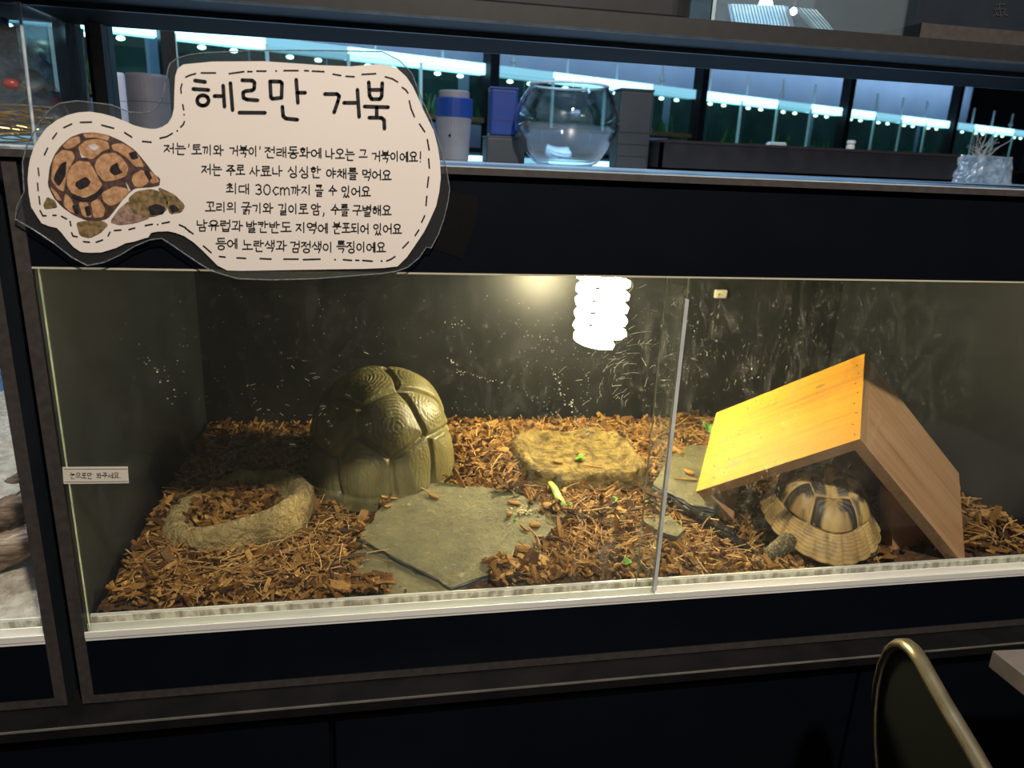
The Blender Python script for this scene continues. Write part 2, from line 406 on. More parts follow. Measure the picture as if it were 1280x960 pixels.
def inpoly(x, y, poly):
    c = False; n = len(poly)
    for i in range(n):
        a, b = poly[i], poly[i-1]
        if (a.y > y) != (b.y > y) and x < (b.x-a.x)*(y-a.y)/(b.y-a.y)+a.x: c = not c
    return c
CAVE = Vector((.0125, .405, -.533)); CRX, CRY, CH = .121, .145, .184
DISH = Vector((-.198, .246, -.535))
PLAT = Vector((.362, .408, -.530))
slab_c = sum(slab_xy, Vector())/len(slab_xy); slab_in = [slab_c+(p-slab_c)*.975 for p in slab_xy]
rng = random.Random(11)
def blocked(x, y):
    if ((x-CAVE.x)/CRX)**2+((y-CAVE.y)/CRY)**2 < 1.0: return True
    if inpoly(x, y, slab_in) or inpoly(x, y, s2_xy): return True
    if abs(x-PLAT.x) < .110 and abs(y-PLAT.y+.006) < .112: return True
    dx, dy = x-DISH.x, y-DISH.y
    if (dx/.092)**2+(dy/.112)**2 < 1: return True
    if ((x-.645)/.06)**2+((y-.12)/.10)**2 < 1: return True
    if .78 < x < .87 and y < .07: return True
    if .50 < x < .61 and .10 < y < .24 and rng.random() < .65: return True
    if .60 < x < .80 and y < .12 and rng.random() < .8: return True
    return False
rng = random.Random(11)
def chip(mb, p, L, W, T, yaw, pit, rol):
    M = Matrix.Translation(p) @ Matrix.Rotation(yaw, 4, 'Z') @ Matrix.Rotation(pit, 4, 'Y') @ Matrix.Rotation(rol, 4, 'X')
    vs = []; k = 3
    bend = rng.uniform(-.3, .3)*L
    for i in range(k):
        u = i/(k-1)-.5; ww = W*(.55+.45*math.cos(u*2.2))*rng.uniform(.7, 1.1); tt = T*rng.uniform(.6, 1.1); oy = rng.uniform(-.15, .15)*W
        zz = bend*(.25-u*u)
        for a, b in ((-.5, -.5), (.5, -.5), (.5, .5), (-.5, .5)):
            vs.append(M @ Vector((u*L+rng.uniform(-.08, .08)*L, oy+a*ww, zz+b*tt)))
    fs = [(3, 2, 1, 0), (8, 9, 10, 11)]
    for i in range(k-1):
        for j in range(4): fs.append((i*4+j, i*4+(j+1) % 4, (i+1)*4+(j+1) % 4, (i+1)*4+j))
    mb.add(vs, fs)
def fibre(mb, p, L, r, yaw, pit):
    pts = []; q = Vector(p); d = Vector((math.cos(yaw)*math.cos(pit), math.sin(yaw)*math.cos(pit), math.sin(pit)))
    cur = rng.uniform(-1.2, 1.2); lift = rng.uniform(-.9, -.1)
    for i in range(5):
        pts.append(q.copy()); q += d*(L/4)
        d = Matrix.Rotation(cur*.3, 3, 'Z') @ d; d.z += lift*.15; d.normalize()
    mb.tube(pts, r, 3)
chips = MB(); fib = MB(); dark = MB()
def lim(p, L, y0=.028):
    return p.y > y0+L*.42 and p.y < .668-L*.5 and -.322+L*.45 < p.x < 1.016-L*.45
n = 0
while n < 11500:
    x = -.322+1.338*rng.random() if rng.random() < .55 else rng.uniform(-.32, .62)
    y = .028+.64*rng.random()**1.15
    if x > .75 and rng.random() < .3: continue
    if blocked(x, y): continue
    L = rng.choice((.007, .010, .014, .018, .024, .034))*rng.uniform(.8, 1.25)
    wid = L*rng.uniform(.22, .6) if L < .018 else L*rng.uniform(.15, .42)
    zb0 = bed(x, y)
    if inpoly(x, y, slab_xy): zb0 = max(zb0, -.531+.09*(y-.03)+.001)
    p = Vector((x, y, zb0+rng.uniform(.001, .014)))
    if not lim(p, L): continue
    moist = math.exp(-((x-.40)**2/.012+(y-.20)**2/.012))
    (dark if rng.random() < .12+.35*moist else chips) and chip(dark if rng.random() < .10+.40*moist else chips, p, L, wid, rng.uniform(.0018, .0045), rng.uniform(0, 2*PI), rng.gauss(0, .48), rng.gauss(0, .7))
    n += 1
n = 0
while n < 5200:
    x = rng.uniform(-.32, .62) if rng.random() < .7 else rng.uniform(-.32, 1.01); y = .03+.62*rng.random()**1.4
    if blocked(x, y): continue
    L = rng.uniform(.018, .055); p = Vector((x, y, bed(x, y)+rng.uniform(.004, .013)))
    if not lim(p, L*2): continue
    fibre(fib, p, L, rng.uniform(.00045, .0011), rng.uniform(0, 2*PI), rng.uniform(-.2, .5)); n += 1
for (xa_, xb_, ya_, yb_, k_) in ((-.07, .012, .034, .060, 110), (.15, .26, .034, .09, 150)):
    for _ in range(k_):
        x, y = rng.uniform(xa_, xb_), ya_+(yb_-ya_)*rng.random()**1.5; L = rng.choice((.010, .014, .020, .026))
        chip(chips, Vector((x, y, max(bed(x, y), -.530)+rng.uniform(.002, .012))), L, L*rng.uniform(.25, .55), .004, rng.uniform(0, 6.3), rng.gauss(0, .4), rng.gauss(0, .6))
# husk heaped inside the stone dish
n = 0
while n < 330:
    a = rng.uniform(0, 2*PI); q = math.sqrt(rng.random()); x = DISH.x+.066*q*math.cos(a)-.004; y = DISH.y+.086*q*math.sin(a)
    L = rng.choice((.01, .014, .02)); chip(chips, Vector((x, y, DISH.z+.026+.007*(1-q)+rng.uniform(0, .008)-.03*(x-DISH.x)*-1)), L, L*rng.uniform(.25, .55), .003, rng.uniform(0, 6.3), rng.gauss(0, .3), rng.gauss(0, .5)); n += 1
HUSK = island('coconut_husk', [(0, (.034, .014, .005, 1)), (.3, (.145, .062, .016, 1)), (.65, (.29, .138, .032, 1)), (1, (.48, .27, .080, 1))])
HUSKD = island('damp_coconut_husk', [(0, (.030, .016, .008, 1)), (.5, (.075, .036, .014, 1)), (1, (.14, .075, .03, 1))])
FIB = island('coconut_fibre', [(0, (.30, .14, .04, 1)), (1, (.66, .42, .17, 1))])
tag(chips.build('husk_chips', HUSK), 'loose orange brown coconut husk chips strewn over the bedding', 'husk chips', kind='stuff')
tag(dark.build('damp_husk_chips', HUSKD), 'dark damp husk chips mixed into the bedding', 'husk chips', kind='stuff')
tag(fib.build('husk_fibres', FIB), 'fine curled coconut fibres lying over the husk chips', 'husk fibres', kind='stuff')

# ------------------------------------------------------------------ slate slabs
def slate_mat(name, a, b):
    t = NT(name); v = t.coord((1, 1, 1)); n1 = t.noise(v, 24, 12, .74); n2 = t.noise(t.coord((1, 1, 1)), 260, 2)
    col = t.ramp(n1, [(.3, a+(1,)), (.7, b+(1,))])
    sp = t.ramp(t.noise(v, 75, 4, .7), [(.60, (0, 0, 0, 1)), (.70, (1, 1, 1, 1))])
    mx = t.new('Mix', data_type='RGBA'); t.link(t.math('MULTIPLY', sp, .6), mx.inputs[0]); t.link(col, mx.inputs[6]); mx.inputs[7].default_value = (.42, .38, .25, 1)
    h = t.math('ADD', n1, t.math('MULTIPLY', n2, .12))
    return t.done(t.bsdf(mx.outputs[2], .5, 0, .4, t.bump(h, 1.0, .008)).outputs[0])
SLATE = slate_mat('grey_slate', (.080, .078, .042), (.250, .225, .115))
SLATED = mat('dark_slate_edge', (.030, .032, .030), (.085, .085, .075), 60, rough=.4, bump=.8, bscale=90, dist=.003, stretch=(1, 1, 8))
SLN = Vector((0, -.09, 1)).normalized()
def PSL(px, py, dz=0): return PP(px, py, Vector((0, .03, -.531+dz)), SLN)
def slab(name, poly, z, th, label, cat='slate', rough_edge=.004, layers=3, tilt=None):
    pts = [PSL(a, b, tilt) if tilt is not None else PZ(a, b, z) for a, b in poly]
    # subdivide the outline and roughen it
    out = []
    for i, p in enumerate(pts):
        q = pts[(i+1) % len(pts)]; k = max(1, int((q-p).length/.012))
        for j in range(k):
            s = p.lerp(q, j/k); g = rough_edge*nz((s.x*60, s.y*60, z*9), 1, 2)
            out.append(s+Vector((g, g*.7, 0)))
    c = sum(out, Vector())/len(out); m = MB(); n = len(out); rings = []
    prof = [(1.012, -th), (1.006, -th*.72), (.985, -th*.66), (1.004, -th*.45), (.990, -th*.30), (.998, -th*.1), (.985, 0)]
    for k, (sc, dz) in enumerate(prof):
        for i, p in enumerate(out):
            j = 1+.02*nz((p.x*45, p.y*45, k*1.7), 1, 2)*(1 if 0 < k < 6 else .3)
            m.v.append(Vector((c.x+(p.x-c.x)*sc*j, c.y+(p.y-c.y)*sc*j, p.z+dz)))
    for k in range(len(prof)-1):
        for i in range(n):
            m.f.append([k*n+i, k*n+(i+1) % n, (k+1)*n+(i+1) % n, (k+1)*n+i]); m.m.append(1)
    base = (len(prof)-1)*n; prev = list(range(base, base+n))
    for sc in (.9, .78, .64, .48, .32, .16):
        cur = []
        for i, p in enumerate(out):
            q = c+(p-c)*sc; zz = q.z+.0016*nz((q.x*22, q.y*22, .3), 1, 3)
            cur.append(len(m.v)); m.v.append(Vector((q.x, q.y, zz)))
        for i in range(n): m.f.append([prev[i], prev[(i+1) % n], cur[(i+1) % n], cur[i]]); m.m.append(0)
        prev = cur
    m.f.append(prev); m.m.append(0)
    m.f.append(list(range(n))[::-1]); m.m.append(1)
    for p in m.v: p.y = max(p.y, .029)
    o = m.build(name, [SLATE, SLATED])
    return tag(o, label, cat)
slab('slate_slab', slab_poly[2:-4]+[(600, 722), (565, 735), (470, 686)], SLZ, .016, 'broad flat grey slate slab in front of the shell cave', tilt=0)
slab('slate_slab', [(428, 724), (445, 676), (470, 684), (520, 708), (572, 737), (545, 749), (498, 753), (465, 741)], SLZ-.005, .010, 'lower broken slate layer along the front left edge of the broad slab', layers=2, tilt=-.006)
slab('slate_slab', s2_poly, -.514, .013, 'dark grey slate slab half under the left end of the wooden hide')
slab('slate_slab', [(803, 650), (838, 644), (856, 662), (846, 671), (812, 659)], -.517, .006, 'smallest slate flake lying in the husk behind the pane overlap')
m = MB()                                                          # splintered dark front edge of the far slab
for i in range(9):
    t_ = i/8; a = PZ(838+78*t_, 620+47*t_, -.518); L = .020+.012*rng.random()
    dx = Vector((.6, -.75, 0))*L
    pl = [a+Vector((-.012, .006, 0)), a+Vector((0, -.007-.004*rng.random(), -.002)), a+dx+Vector((-.002, -.004, -.005)), a+dx*1.1+Vector((.003, .004, -.004)), a+dx*.4+Vector((.004, .010, 0))]
    m.prism([p+Vector((0, 0, -.004*(i % 3))) for p in pl], (0, 0, -.005))
tag(m.build('slate_splinters', mat('black_wet_slate', (.006, .006, .007), (.03, .03, .032), 60, rough=.22)), 'black jagged slate splinters below the edge of the far slab', 'slate', kind='stuff')

# ------------------------------------------------------------------ stone dish
STONE = mat('sandy_resin_stone', (.26, .185, .070), (.52, .39, .165), 34, rough=.8, bump=1.0, bscale=120, dist=.014, detail=10)
def dishwob(a, i):
    return 1+.05*math.sin(2*a+.6)+.035*math.sin(3*a+1.9)+.02*math.sin(5*a)
m = MB()
prof = [(.088, -.004), (.100, .004), (.104, .018), (.101, .034), (.094, .043), (.084, .045), (.076, .041), (.070, .032), (.066, .022), (.050, .018), (.0, .017)]
m.lathe([(r_, z_) for r_, z_ in prof], DISH, 72, 0, .98, 1.12, dishwob)
for i, p in enumerate(m.v):
    q = p-DISH; k = .004*nz(p*26, 1, 3)+.002*nz(p*80, 1, 2)
    rad = Vector((q.x, q.y, 0)).normalized() if abs(q.x)+abs(q.y) > 1e-4 else Vector()
    p += rad*k; p.z += k*.8
    p.z += q.z*(.35*q.x/.1-.1*q.y/.1)                            # right rim stands higher
tag(m.build('stone_dish', STONE, smooth=True), 'sandy stone water dish filled with husk beside the shell cave', 'dish')

# ------------------------------------------------------------------ feeding stone
PLM = mat('golden_feeding_stone', (.11, .070, .018), (.33, .235, .065), 46, rough=.75, bump=1.0, bscale=95, dist=.016, detail=10, lo=.38, hi=.6)
def plat(u, v):
    a = 2*PI*u; c_, s_ = math.cos(a), math.sin(a); e = .42
    sx = abs(c_)**e*(1 if c_ >= 0 else -1); sy = abs(s_)**e*(1 if s_ >= 0 else -1)
    pr = [(1.04, -.006), (1.06, .006), (1.03, .018), (.98, .029), (.91, .034), (.84, .032), (.77, .020), (.70, .015), (.45, .0145), (.2, .015), (.01, .015)]
    k, z = pr[min(len(pr)-1, int(round(v*(len(pr)-1))))]
    p = Vector((PLAT.x+sx*.112*k*(1+.02*sy), PLAT.y+sy*.104*k, PLAT.z+z))
    g = nz(p*26, 1, 4)*1.5; h = nz(p*75+Vector((3, 1, 2)), 1, 3)*1.6
    p += Vector((sx*.004*g, sy*.004*g, (.0035*g+.0015*h) if k > .6 else .0008*g))
    return p
m = MB(); m.grid(plat, 96, 11, True)
tag(fix_normals(m.build('feeding_stone', PLM, smooth=True)), 'square golden stone feeding tray littered with husk and greens', 'feeding dish')

# ------------------------------------------------------------------ shell-shaped cave
EXP = .72
def cave_base(u, v):
    a = 2*PI*u; b = v*PI/2; rr = math.sin(b)**EXP; zz = math.cos(b)**(EXP*1.1)
    return Vector((CAVE.x+CRX*rr*math.cos(a), CAVE.y+CRY*rr*math.sin(a), CAVE.z+CH*zz))
def cave_hit(px, py):
    q = ray(px, py).normalized(); t = .6
    while t < 2.2:
        p = CAM+q*t; dx, dy, dz = (p.x-CAVE.x)/CRX, (p.y-CAVE.y)/CRY, (p.z-CAVE.z)/CH
        if 0 <= dz < 1:
            if math.hypot(dx, dy) < (max(0, 1-dz**(2/(EXP*1.1))))**(EXP/2): return p
        t += .002
    return None
seed_px = [(448, 477), (530, 480), (496, 533), (412, 528), (541, 512), (455, 592), (523, 583), (553, 570), (398, 596)]
seeds = [p for p in (cave_hit(*q) for q in seed_px) if p]
for u, v in ((.30, .50), (.45, .62), (.38, .85), (.25, .85), (.12, .85), (.12, .50)):
    p = cave_base(u, v)
    if all((p-q).length > .085 for q in seeds): seeds.append(p)
def cave(u, v):
    v = .001+.999*v
    p = cave_base(u, v); nrm = Vector(((p.x-CAVE.x)/CRX**2, (p.y-CAVE.y)/CRY**2, max(.02, p.z-CAVE.z)/CH**2)).normalized()
    w_ = p+Vector((.004*nz(p*14, 1, 2), .004*nz(p*14+Vector((5, 0, 0)), 1, 2), .003*nz(p*14+Vector((0, 7, 0)), 1, 2)))
    ds = sorted((w_-q).length for q in seeds); e = ds[1]-ds[0]
    lip = sst(.016, .028, p.z-CAVE.z)
    g = sst(0, .012, e)                                            # groove between scutes
    dome = .004*sst(0, .06, e)
    ring = (.00032+.0002*nz(p*30, 1, 2))*math.sin(ds[0]*1000+4*nz(p*18, 1, 3))*sst(.006, .02, e)
    h = lip*(-.0085*(1-g)+dome+ring)
    if p.z-CAVE.z < .022: h += .004*(1-lip)
    return p+nrm*h
m = MB(); m.grid(cave, 300, 130, True)
CAVEM = mat('olive_resin_shell', (.135, .120, .050), (.24, .215, .095), 30, rough=.34, spec=.55, bump=.8, bscale=210, dist=.0022, detail=8, stretch=(1, 1, .35))
cavo = fix_normals(m.build('shell_cave', CAVEM, smooth=True))
tag(cavo, 'large glossy olive cave shaped like a turtle shell', 'reptile cave')

# ------------------------------------------------------------------ wooden hide (leaning box of boards)
ex = Vector((.513, -.644, .566)).normalized(); ey = Vector((.482, .766, .425)); ey = (ey-ex*ey.dot(ex)).normalized(); ez = ex.cross(ey)
HC = Vector((.646, .0375, -.3424))
HM = Matrix(((ex.x, ey.x, ez.x, HC.x), (ex.y, ey.y, ez.y, HC.y), (ex.z, ey.z, ez.z, HC.z), (0, 0, 0, 1)))
hide = thing('wooden_hide', 'angular wooden tortoise hide with a bright yellow roof board', 'reptile hide', (0, 0, 0)); hide.matrix_world = HM; LOCAL.add(hide.name)
PINE = wood('varnished_pine', (.64, .295, .010), (.57, .245, .008), (.36, .135, .005), 0, rough=.62, fine=1.5)
PINEZ = wood('pine_side', (.50, .29, .15), (.42, .23, .11), (.26, .135, .06), 2)
PINEY = wood('pine_end_grain', (.38, .225, .115), (.30, .165, .080), (.18, .095, .042), 1, fine=1.4)
TH = .017
b = MB().box(-.274, 0, 0, .190, -TH, 0, 0, 1); b.m[-3] = 1
rb = b.build('roof_board', [PINE, PINEY], hide, bevel=.0008); rb['label'] = 'bright yellow roof board'
for (x, y, sx, sy) in ((-.070, .150, .0085, .004), (-.150, .150, .005, .003), (-.205, .035, .009, .0045)):
    kn = MB().add([Vector((x+sx*math.cos(k*PI/8)*(1+.15*math.sin(3*k)), y+sy*math.sin(k*PI/8), .0003)) for k in range(16)], [list(range(16))])
    kn.build('wood_knot', mat('brown_knot', (.20, .10, .02), (.36, .20, .04), 200, rough=.5, stretch=(.2, 1, 1)), rb)
for k in range(8):
    nl = MB().lathe([(.0011, 0), (.0011, .0006), (0, .0008)], (-.008-.004*(k % 2), .012+.0222*k, 0), 8); nl.build('nail', mat('rusty_nail', (.03, .02, .01), rough=.5), rb)
b = MB().box(-TH, 0, 0, .190, -.284, -TH, 0, 1); b.build('side_board', [PINEZ, PINEY], hide, bevel=.0008)
b = MB().box(-.274, -.274+TH, 0, .100, -.076, -TH, 0, 1); b.build('side_board', [PINEZ, PINEY], hide, bevel=.0008)
HI = HM.inverted()
# unseen back board, added to keep the inside of the hide dark
b = MB().prism([(-.236, .168, -TH), (-TH, .168, -TH), (-TH, .168, -.284), (-.10, .168, -.296), (-.236, .168, -.185)], (0, .016, 0)); b.build('unseen_back_board', PINEZ, hide)
# triangular foot wedged under the right board
tri = [HI @ PY(a, c, .078) for a, c in ((1116, 618), (1115, 712), (1196, 700), (1126, 618))]
b = MB().prism(tri, HI.to_3x3() @ Vector((0, .030, 0))); fix_normals(b.build('corner_brace', PINEZ, hide, bevel=.0006))
tri = [Vector((-.274+TH, .035, -TH)), Vector((-.205, .035, -TH)), Vector((-.274+TH, .035, -.060))]
b = MB().prism(tri, (0, .02, 0)); fix_normals(b.build('corner_brace', PINEZ, hide))

# ------------------------------------------------------------------ tortoise
TY = math.radians(15)                                              # heading, clockwise from straight back
fw = Vector((math.sin(TY), math.cos(TY), 0)); rt = Vector((math.cos(TY), -math.sin(TY), 0)); upv = Vector((0, 0, 1))
TAIL = PY(1044, 708, .034)
TC = Vector((TAIL.x, TAIL.y, 0))+fw*.098; TC.z = -.543
def TL(x, y, z): return TC+rt*x+fw*y+upv*z
tort = thing('tortoise', 'yellow and black tortoise seen from behind, sheltering in the wooden hide', 'tortoise', TC)
vert_seeds = [(0, -.060, 'v'), (0, -.030, 'v'), (0, .002, 'v'), (0, .032, 'v'), (0, .062, 'v')]
cost_seeds = [(sx*.047, y, 'c') for sx in (-1, 1) for y in (-.040, -.010, .024, .052)]
tseeds = vert_seeds+cost_seeds
VR = .64                                                           # ring where the marginals begin
def shell_xy(a, rr):
    c_, s_ = math.cos(a), math.sin(a)
    wd = .077*(1+.08*max(0, -s_)-.06*max(0, s_)); ln = .094
    return Vector((wd*c_*rr, ln*s_*rr, 0))
def shell(u, v):
    a = 2*PI*u
    rear = max(0, -math.sin(a))
    rim_z = .036-.012*rear**2+.006*abs(math.cos(a))
    if v < VR:
        b = (v/VR)*1.30; rr = math.sin(b)**.92*.84/math.sin(1.30)**.92; z = rim_z+.026+(.050)*((math.cos(b)-math.cos(1.30))/(1-math.cos(1.30)))**.9
    else:
        k = (v-VR)/(1-VR); rr = .84+.25*k**1.1; z = rim_z+.026*(1-k)**.9-.012*k*k*rear
    q = shell_xy(a, rr); mk = 0
    if v >= VR:
        k = (v-VR)/(1-VR); N = 24; ph = (u*N+.5) % 1.0; e = min(ph, 1-ph)*2       # 0 at a seam
        q *= 1+.030*k*(math.sin(PI*ph)-.5)
        h = -.0026*(1-sst(0, .14, e))
        dk0 = .10*math.sin(k*52+1.5*nz((q.x*30, q.y*30, 0), 1, 2)); h += .00020*math.sin(k*52+1.5*nz((q.x*30, q.y*30, 0), 1, 2)) + .0003*math.sin(ph*60)
        if k < .12: h -= .0022*(1-k/.12)
        dk = .75*sst(.15, .5, nz((q.x*34, q.y*34, 2.2), 1, 3))*sst(.85, .3, k)+.55*(1-sst(.0, .12, e))+.35*sst(.1, .6, nz((q.x*60, q.y*60, 5), 1, 3))+.5*sst(.03, .075, q.y)+dk0
    else:
        ds = sorted((((q.x-s_[0])**2+((q.y-s_[1])*1.02)**2)**.5+(.006 if s_[2] == 'c' else 0), i) for i, s_ in enumerate(tseeds))
        e = ds[1][0]-ds[0][0]; s_ = tseeds[ds[0][1]]; dx, dy = q.x-s_[0], q.y-s_[1]
        h = -.0030*(1-sst(0, .006, e))+.004*sst(0, .045, e)+.00038*math.sin(e*950+2*nz((q.x*30, q.y*30, 4), 1, 2))*sst(.003, .008, e)
        if s_[2] == 'v':
            if s_[1] < -.05: dk = sst(.004, .012, abs(dx)-.30*(-dy)-.006)*sst(-.014, 0, dy+.4*abs(dx)-.002)*1.0
            elif s_[1] < -.01: dk = sst(.005, .011, abs(dx))*.95+.5*sst(.006, .012, dy)
            else: dk = sst(.006, .014, abs(dx)+.3*nz((q.x*60, q.y*60, 1), 1, 2)*.02)*.8+.7*sst(.0, .01, dy)
        else:
            sd = 1 if s_[0] > 0 else -1
            dk = sst(-.004, .006, dy+.35*(dx*sd)+.003)*.95*sst(.028, .010, abs(dx))+.55*sst(.008, .016, dx*sd)
        dk += .9*sst(.05, .45, nz((q.x*45, q.y*45, 9), 1, 3))+.5*sst(.02, .07, q.y)
        dk *= sst(.001, .005, e)*.8+.2
        dk += .10*math.sin(e*950+2*nz((q.x*30, q.y*30, 4), 1, 2))*sst(.003, .008, e)
    dk = max(0, min(1, dk))
    base = Vector((.52, .35, .125)).lerp(Vector((.36, .225, .08)), sst(-.3, .5, nz((q.x*25, q.y*25, 7), 1, 3)))
    c_ = base.lerp(Vector((.018, .015, .012)), dk)
    return TL(q.x, q.y, z), h, c_
nu, nv = 264, 120
pos = []; hs = []; cols = []
for j in range(nv):
    for i in range(nu):
        p, h, c_ = shell(i/nu, .004+.996*j/(nv-1)); pos.append(p); hs.append(h); cols.append(c_)
m = MB(); cen = TL(0, 0, .02)
for j in range(nv):
    for i in range(nu):
        p = pos[j*nu+i]; a = pos[j*nu+(i+1) % nu]-pos[j*nu+(i-1) % nu]; b = pos[min(nv-1, j+1)*nu+i]-pos[max(0, j-1)*nu+i]
        nn = b.cross(a); nn = nn.normalized() if nn.length > 1e-12 else upv
        if nn.dot(p-cen) < 0: nn = -nn
        m.v.append(p+nn*hs[j*nu+i])
m.col = [tuple(c_) for c_ in cols]
for j in range(nv-1):
    for i in range(nu):
        m.f.append([j*nu+i, j*nu+(i+1) % nu, (j+1)*nu+(i+1) % nu, (j+1)*nu+i]); m.m.append(0)
# underside: rim turns in
prev = [(nv-1)*nu+i for i in range(nu)]
for sc, dz in ((.985, -.0025), (.90, .004), (.84, .010)):
    cur = []
    for i in range(nu):
        p = pos[(nv-1)*nu+i]; q = TC+(p-TC)*sc; q.z = p.z+dz
        cur.append(len(m.v)); m.v.append(q); m.col.append((.20, .12, .04))
    for i in range(nu): m.f.append([prev[i], prev[(i+1) % nu], cur[(i+1) % nu], cur[i]]); m.m.append(0)
    prev = cur
fix_normals(m.build('carapace', vcol('tortoise_shell', rough=.55, bump=.35, bscale=420, dist=.0008), tort, smooth=True))
# body: one continuous skinned surface - trunk, neck, head, tail, four legs
bv = [((0, 0, .034), (.046, .024)), ((0, -.040, .034), (.042, .021)), ((0, -.066, .030), (.020, .014)), ((0, -.078, .022), (.009, .008)), ((.004, -.088, .014), (.005, .005)),
      ((0, .040, .034), (.040, .021)), ((0, .072, .036), (.018, .015)), ((.004, .094, .042), (.014, .013)), ((.008, .112, .046), (.016, .014)), ((.010, .128, .044), (.009, .009)),
      ((-.040, -.052, .030), (.017, .017)), ((-.066, -.072, .022), (.015, .015)), ((-.084, -.082, .012), (.0145, .0125)), ((-.094, -.086, .004), (.0135, .0085)),
      ((.040, -.050, .030), (.017, .017)), ((.058, -.062, .020), (.014, .014)), ((.064, -.068, .008), (.012, .010)),
      ((-.038, .050, .030), (.016, .016)), ((-.058, .062, .020), (.014, .013)), ((-.066, .078, .008), (.013, .009)),
      ((.038, .050, .030), (.016, .016)), ((.056, .062, .020), (.014, .013)), ((.062, .078, .008), (.013, .009))]
be = [(0, 1), (1, 2), (2, 3), (3, 4), (0, 5), (5, 6), (6, 7), (7, 8), (8, 9), (1, 10), (10, 11), (11, 12), (12, 13), (1, 14), (14, 15), (15, 16), (5, 17), (17, 18), (18, 19), (5, 20), (20, 21), (21, 22)]
me = bpy.data.meshes.new('body'); me.from_pydata([tuple(TL(*p)-TC) for p, _ in bv], be, [])
bo = bpy.data.objects.new('body', me); C.objects.link(bo); bo.parent = tort
sk = bo.modifiers.new('skin', 'SKIN'); sk.use_smooth_shade = True
if not me.skin_vertices: me.attributes  # layer is created with the modifier
for i, (_, rr) in enumerate(bv): me.skin_vertices[0].data[i].radius = rr
me.skin_vertices[0].data[0].use_root = True
ss = bo.modifiers.new('sub', 'SUBSURF'); ss.levels = 2; ss.render_levels = 2
t = NT('tortoise_scaly_skin'); vor = t.new('TexVoronoi'); vor.inputs['Scale'].default_value = 230; t.link(t.coord(), vor.inputs['Vector'])
colr = t.ramp(vor.outputs['Distance'], [(.15, (.20, .15, .055, 1)), (.55, (.045, .036, .022, 1))])
me.materials.append(t.done(t.bsdf(colr, .6, 0, .3, t.bump(vor.outputs['Distance'], -.8, .002)).outputs[0]))
CLAW = mat('horn_claw', (.20, .15, .07), (.34, .26, .12), 80, rough=.35)
for k in range(4):                                                 # claws and big heel scales of the visible hind foot
    a = -.5+.34*k; p0 = Vector((-.100+.0065*(k-1.5)*.9, -.090-.0055*(k-1.5), .0055)); dirv = Vector((-.60+.16*k, -.80, -.25))
    q = [TL(*(p0+dirv*s_)) for s_ in (0, .006, .011)]
    MB().tube(q, [.0030, .0024, .0006], 8).build('claw', CLAW, tort, smooth=True)

# ------------------------------------------------------------------ compact spiral lamp
LB = Vector((.390, .42, 0))
lamp = thing('spiral_lamp', 'glowing white spiral energy saving bulb hanging from the terrarium roof', 'lamp', (LB.x, LB.y, -.312))
CER = mat('white_ceramic_socket', (.55, .53, .48), (.62, .60, .55), 40, rough=.3)
m = MB(); m.lathe([(.030, -.0182), (.030, -.025), (.021, -.034), (.021, -.072), (.023, -.076), (.0, -.076)], LB, 24); m.build('socket', CER, lamp, smooth=False)
m = MB(); m.lathe([(.0135, -.074), (.0135, -.090), (.022, -.104), (.028, -.118), (.028, -.160), (.023, -.172), (0, -.172)], LB, 28); m.build('ballast', WHITE, lamp)
pts = []
turns = 6.0; zt, zb = -.176, -.306
for k in range(2):
    pass
N = 150
for i in range(N+1):
    s_ = i/N; a = 2*PI*turns*s_; rr = .0385 if s_ < .90 else .0385-(.022)*((s_-.9)/.1)
    if s_ < .05: rr = .012+.0265*(s_/.05)
    pts.append(LB+Vector((rr*math.cos(a), rr*math.sin(a), zt+(zb-zt)*s_)))
m = MB(); m.tube(pts, .0085, 6); m.build('spiral_tube', emit('lamp_glow', BULB_COLOR, BULB_STRENGTH), lamp, smooth=True)

# clip, cable hole and cable on the back wall of the terrarium
q = PY(900, 367, .672)
m = MB(); m.box(q.x-.014, q.x+.014, .664, .675, q.z-.009, q.z+.009)
o = m.build('cable_clip', mat('ivory_plastic', (.55, .52, .40), (.62, .58, .46), 30, rough=.35), bevel=.003); tag(o, 'small ivory cable clip fixed high on the back wall', 'clip')
hole = MB().lathe([(.0, -.001), (.0015, .0), (.0015, .002), (0, .003)], q+Vector((-.006, -.0095, -.001)), 10); 
hole.build('screw_head', mat('dull_screw', (.12, .11, .09), rough=.4, metal=.8), o)
q = PY(783, 357, .672); m = MB()
m.tube([q+Vector((.014*math.cos(k*PI/12), 0, .014*math.sin(k*PI/12))) for k in range(24)], .0028, 8, True)
tag(m.build('cable_grommet', mat('grey_rubber', (.05, .05, .045), (.07, .07, .06), 50, rough=.5), smooth=True), 'round grey cable grommet on back wall beside the bulb', 'grommet')

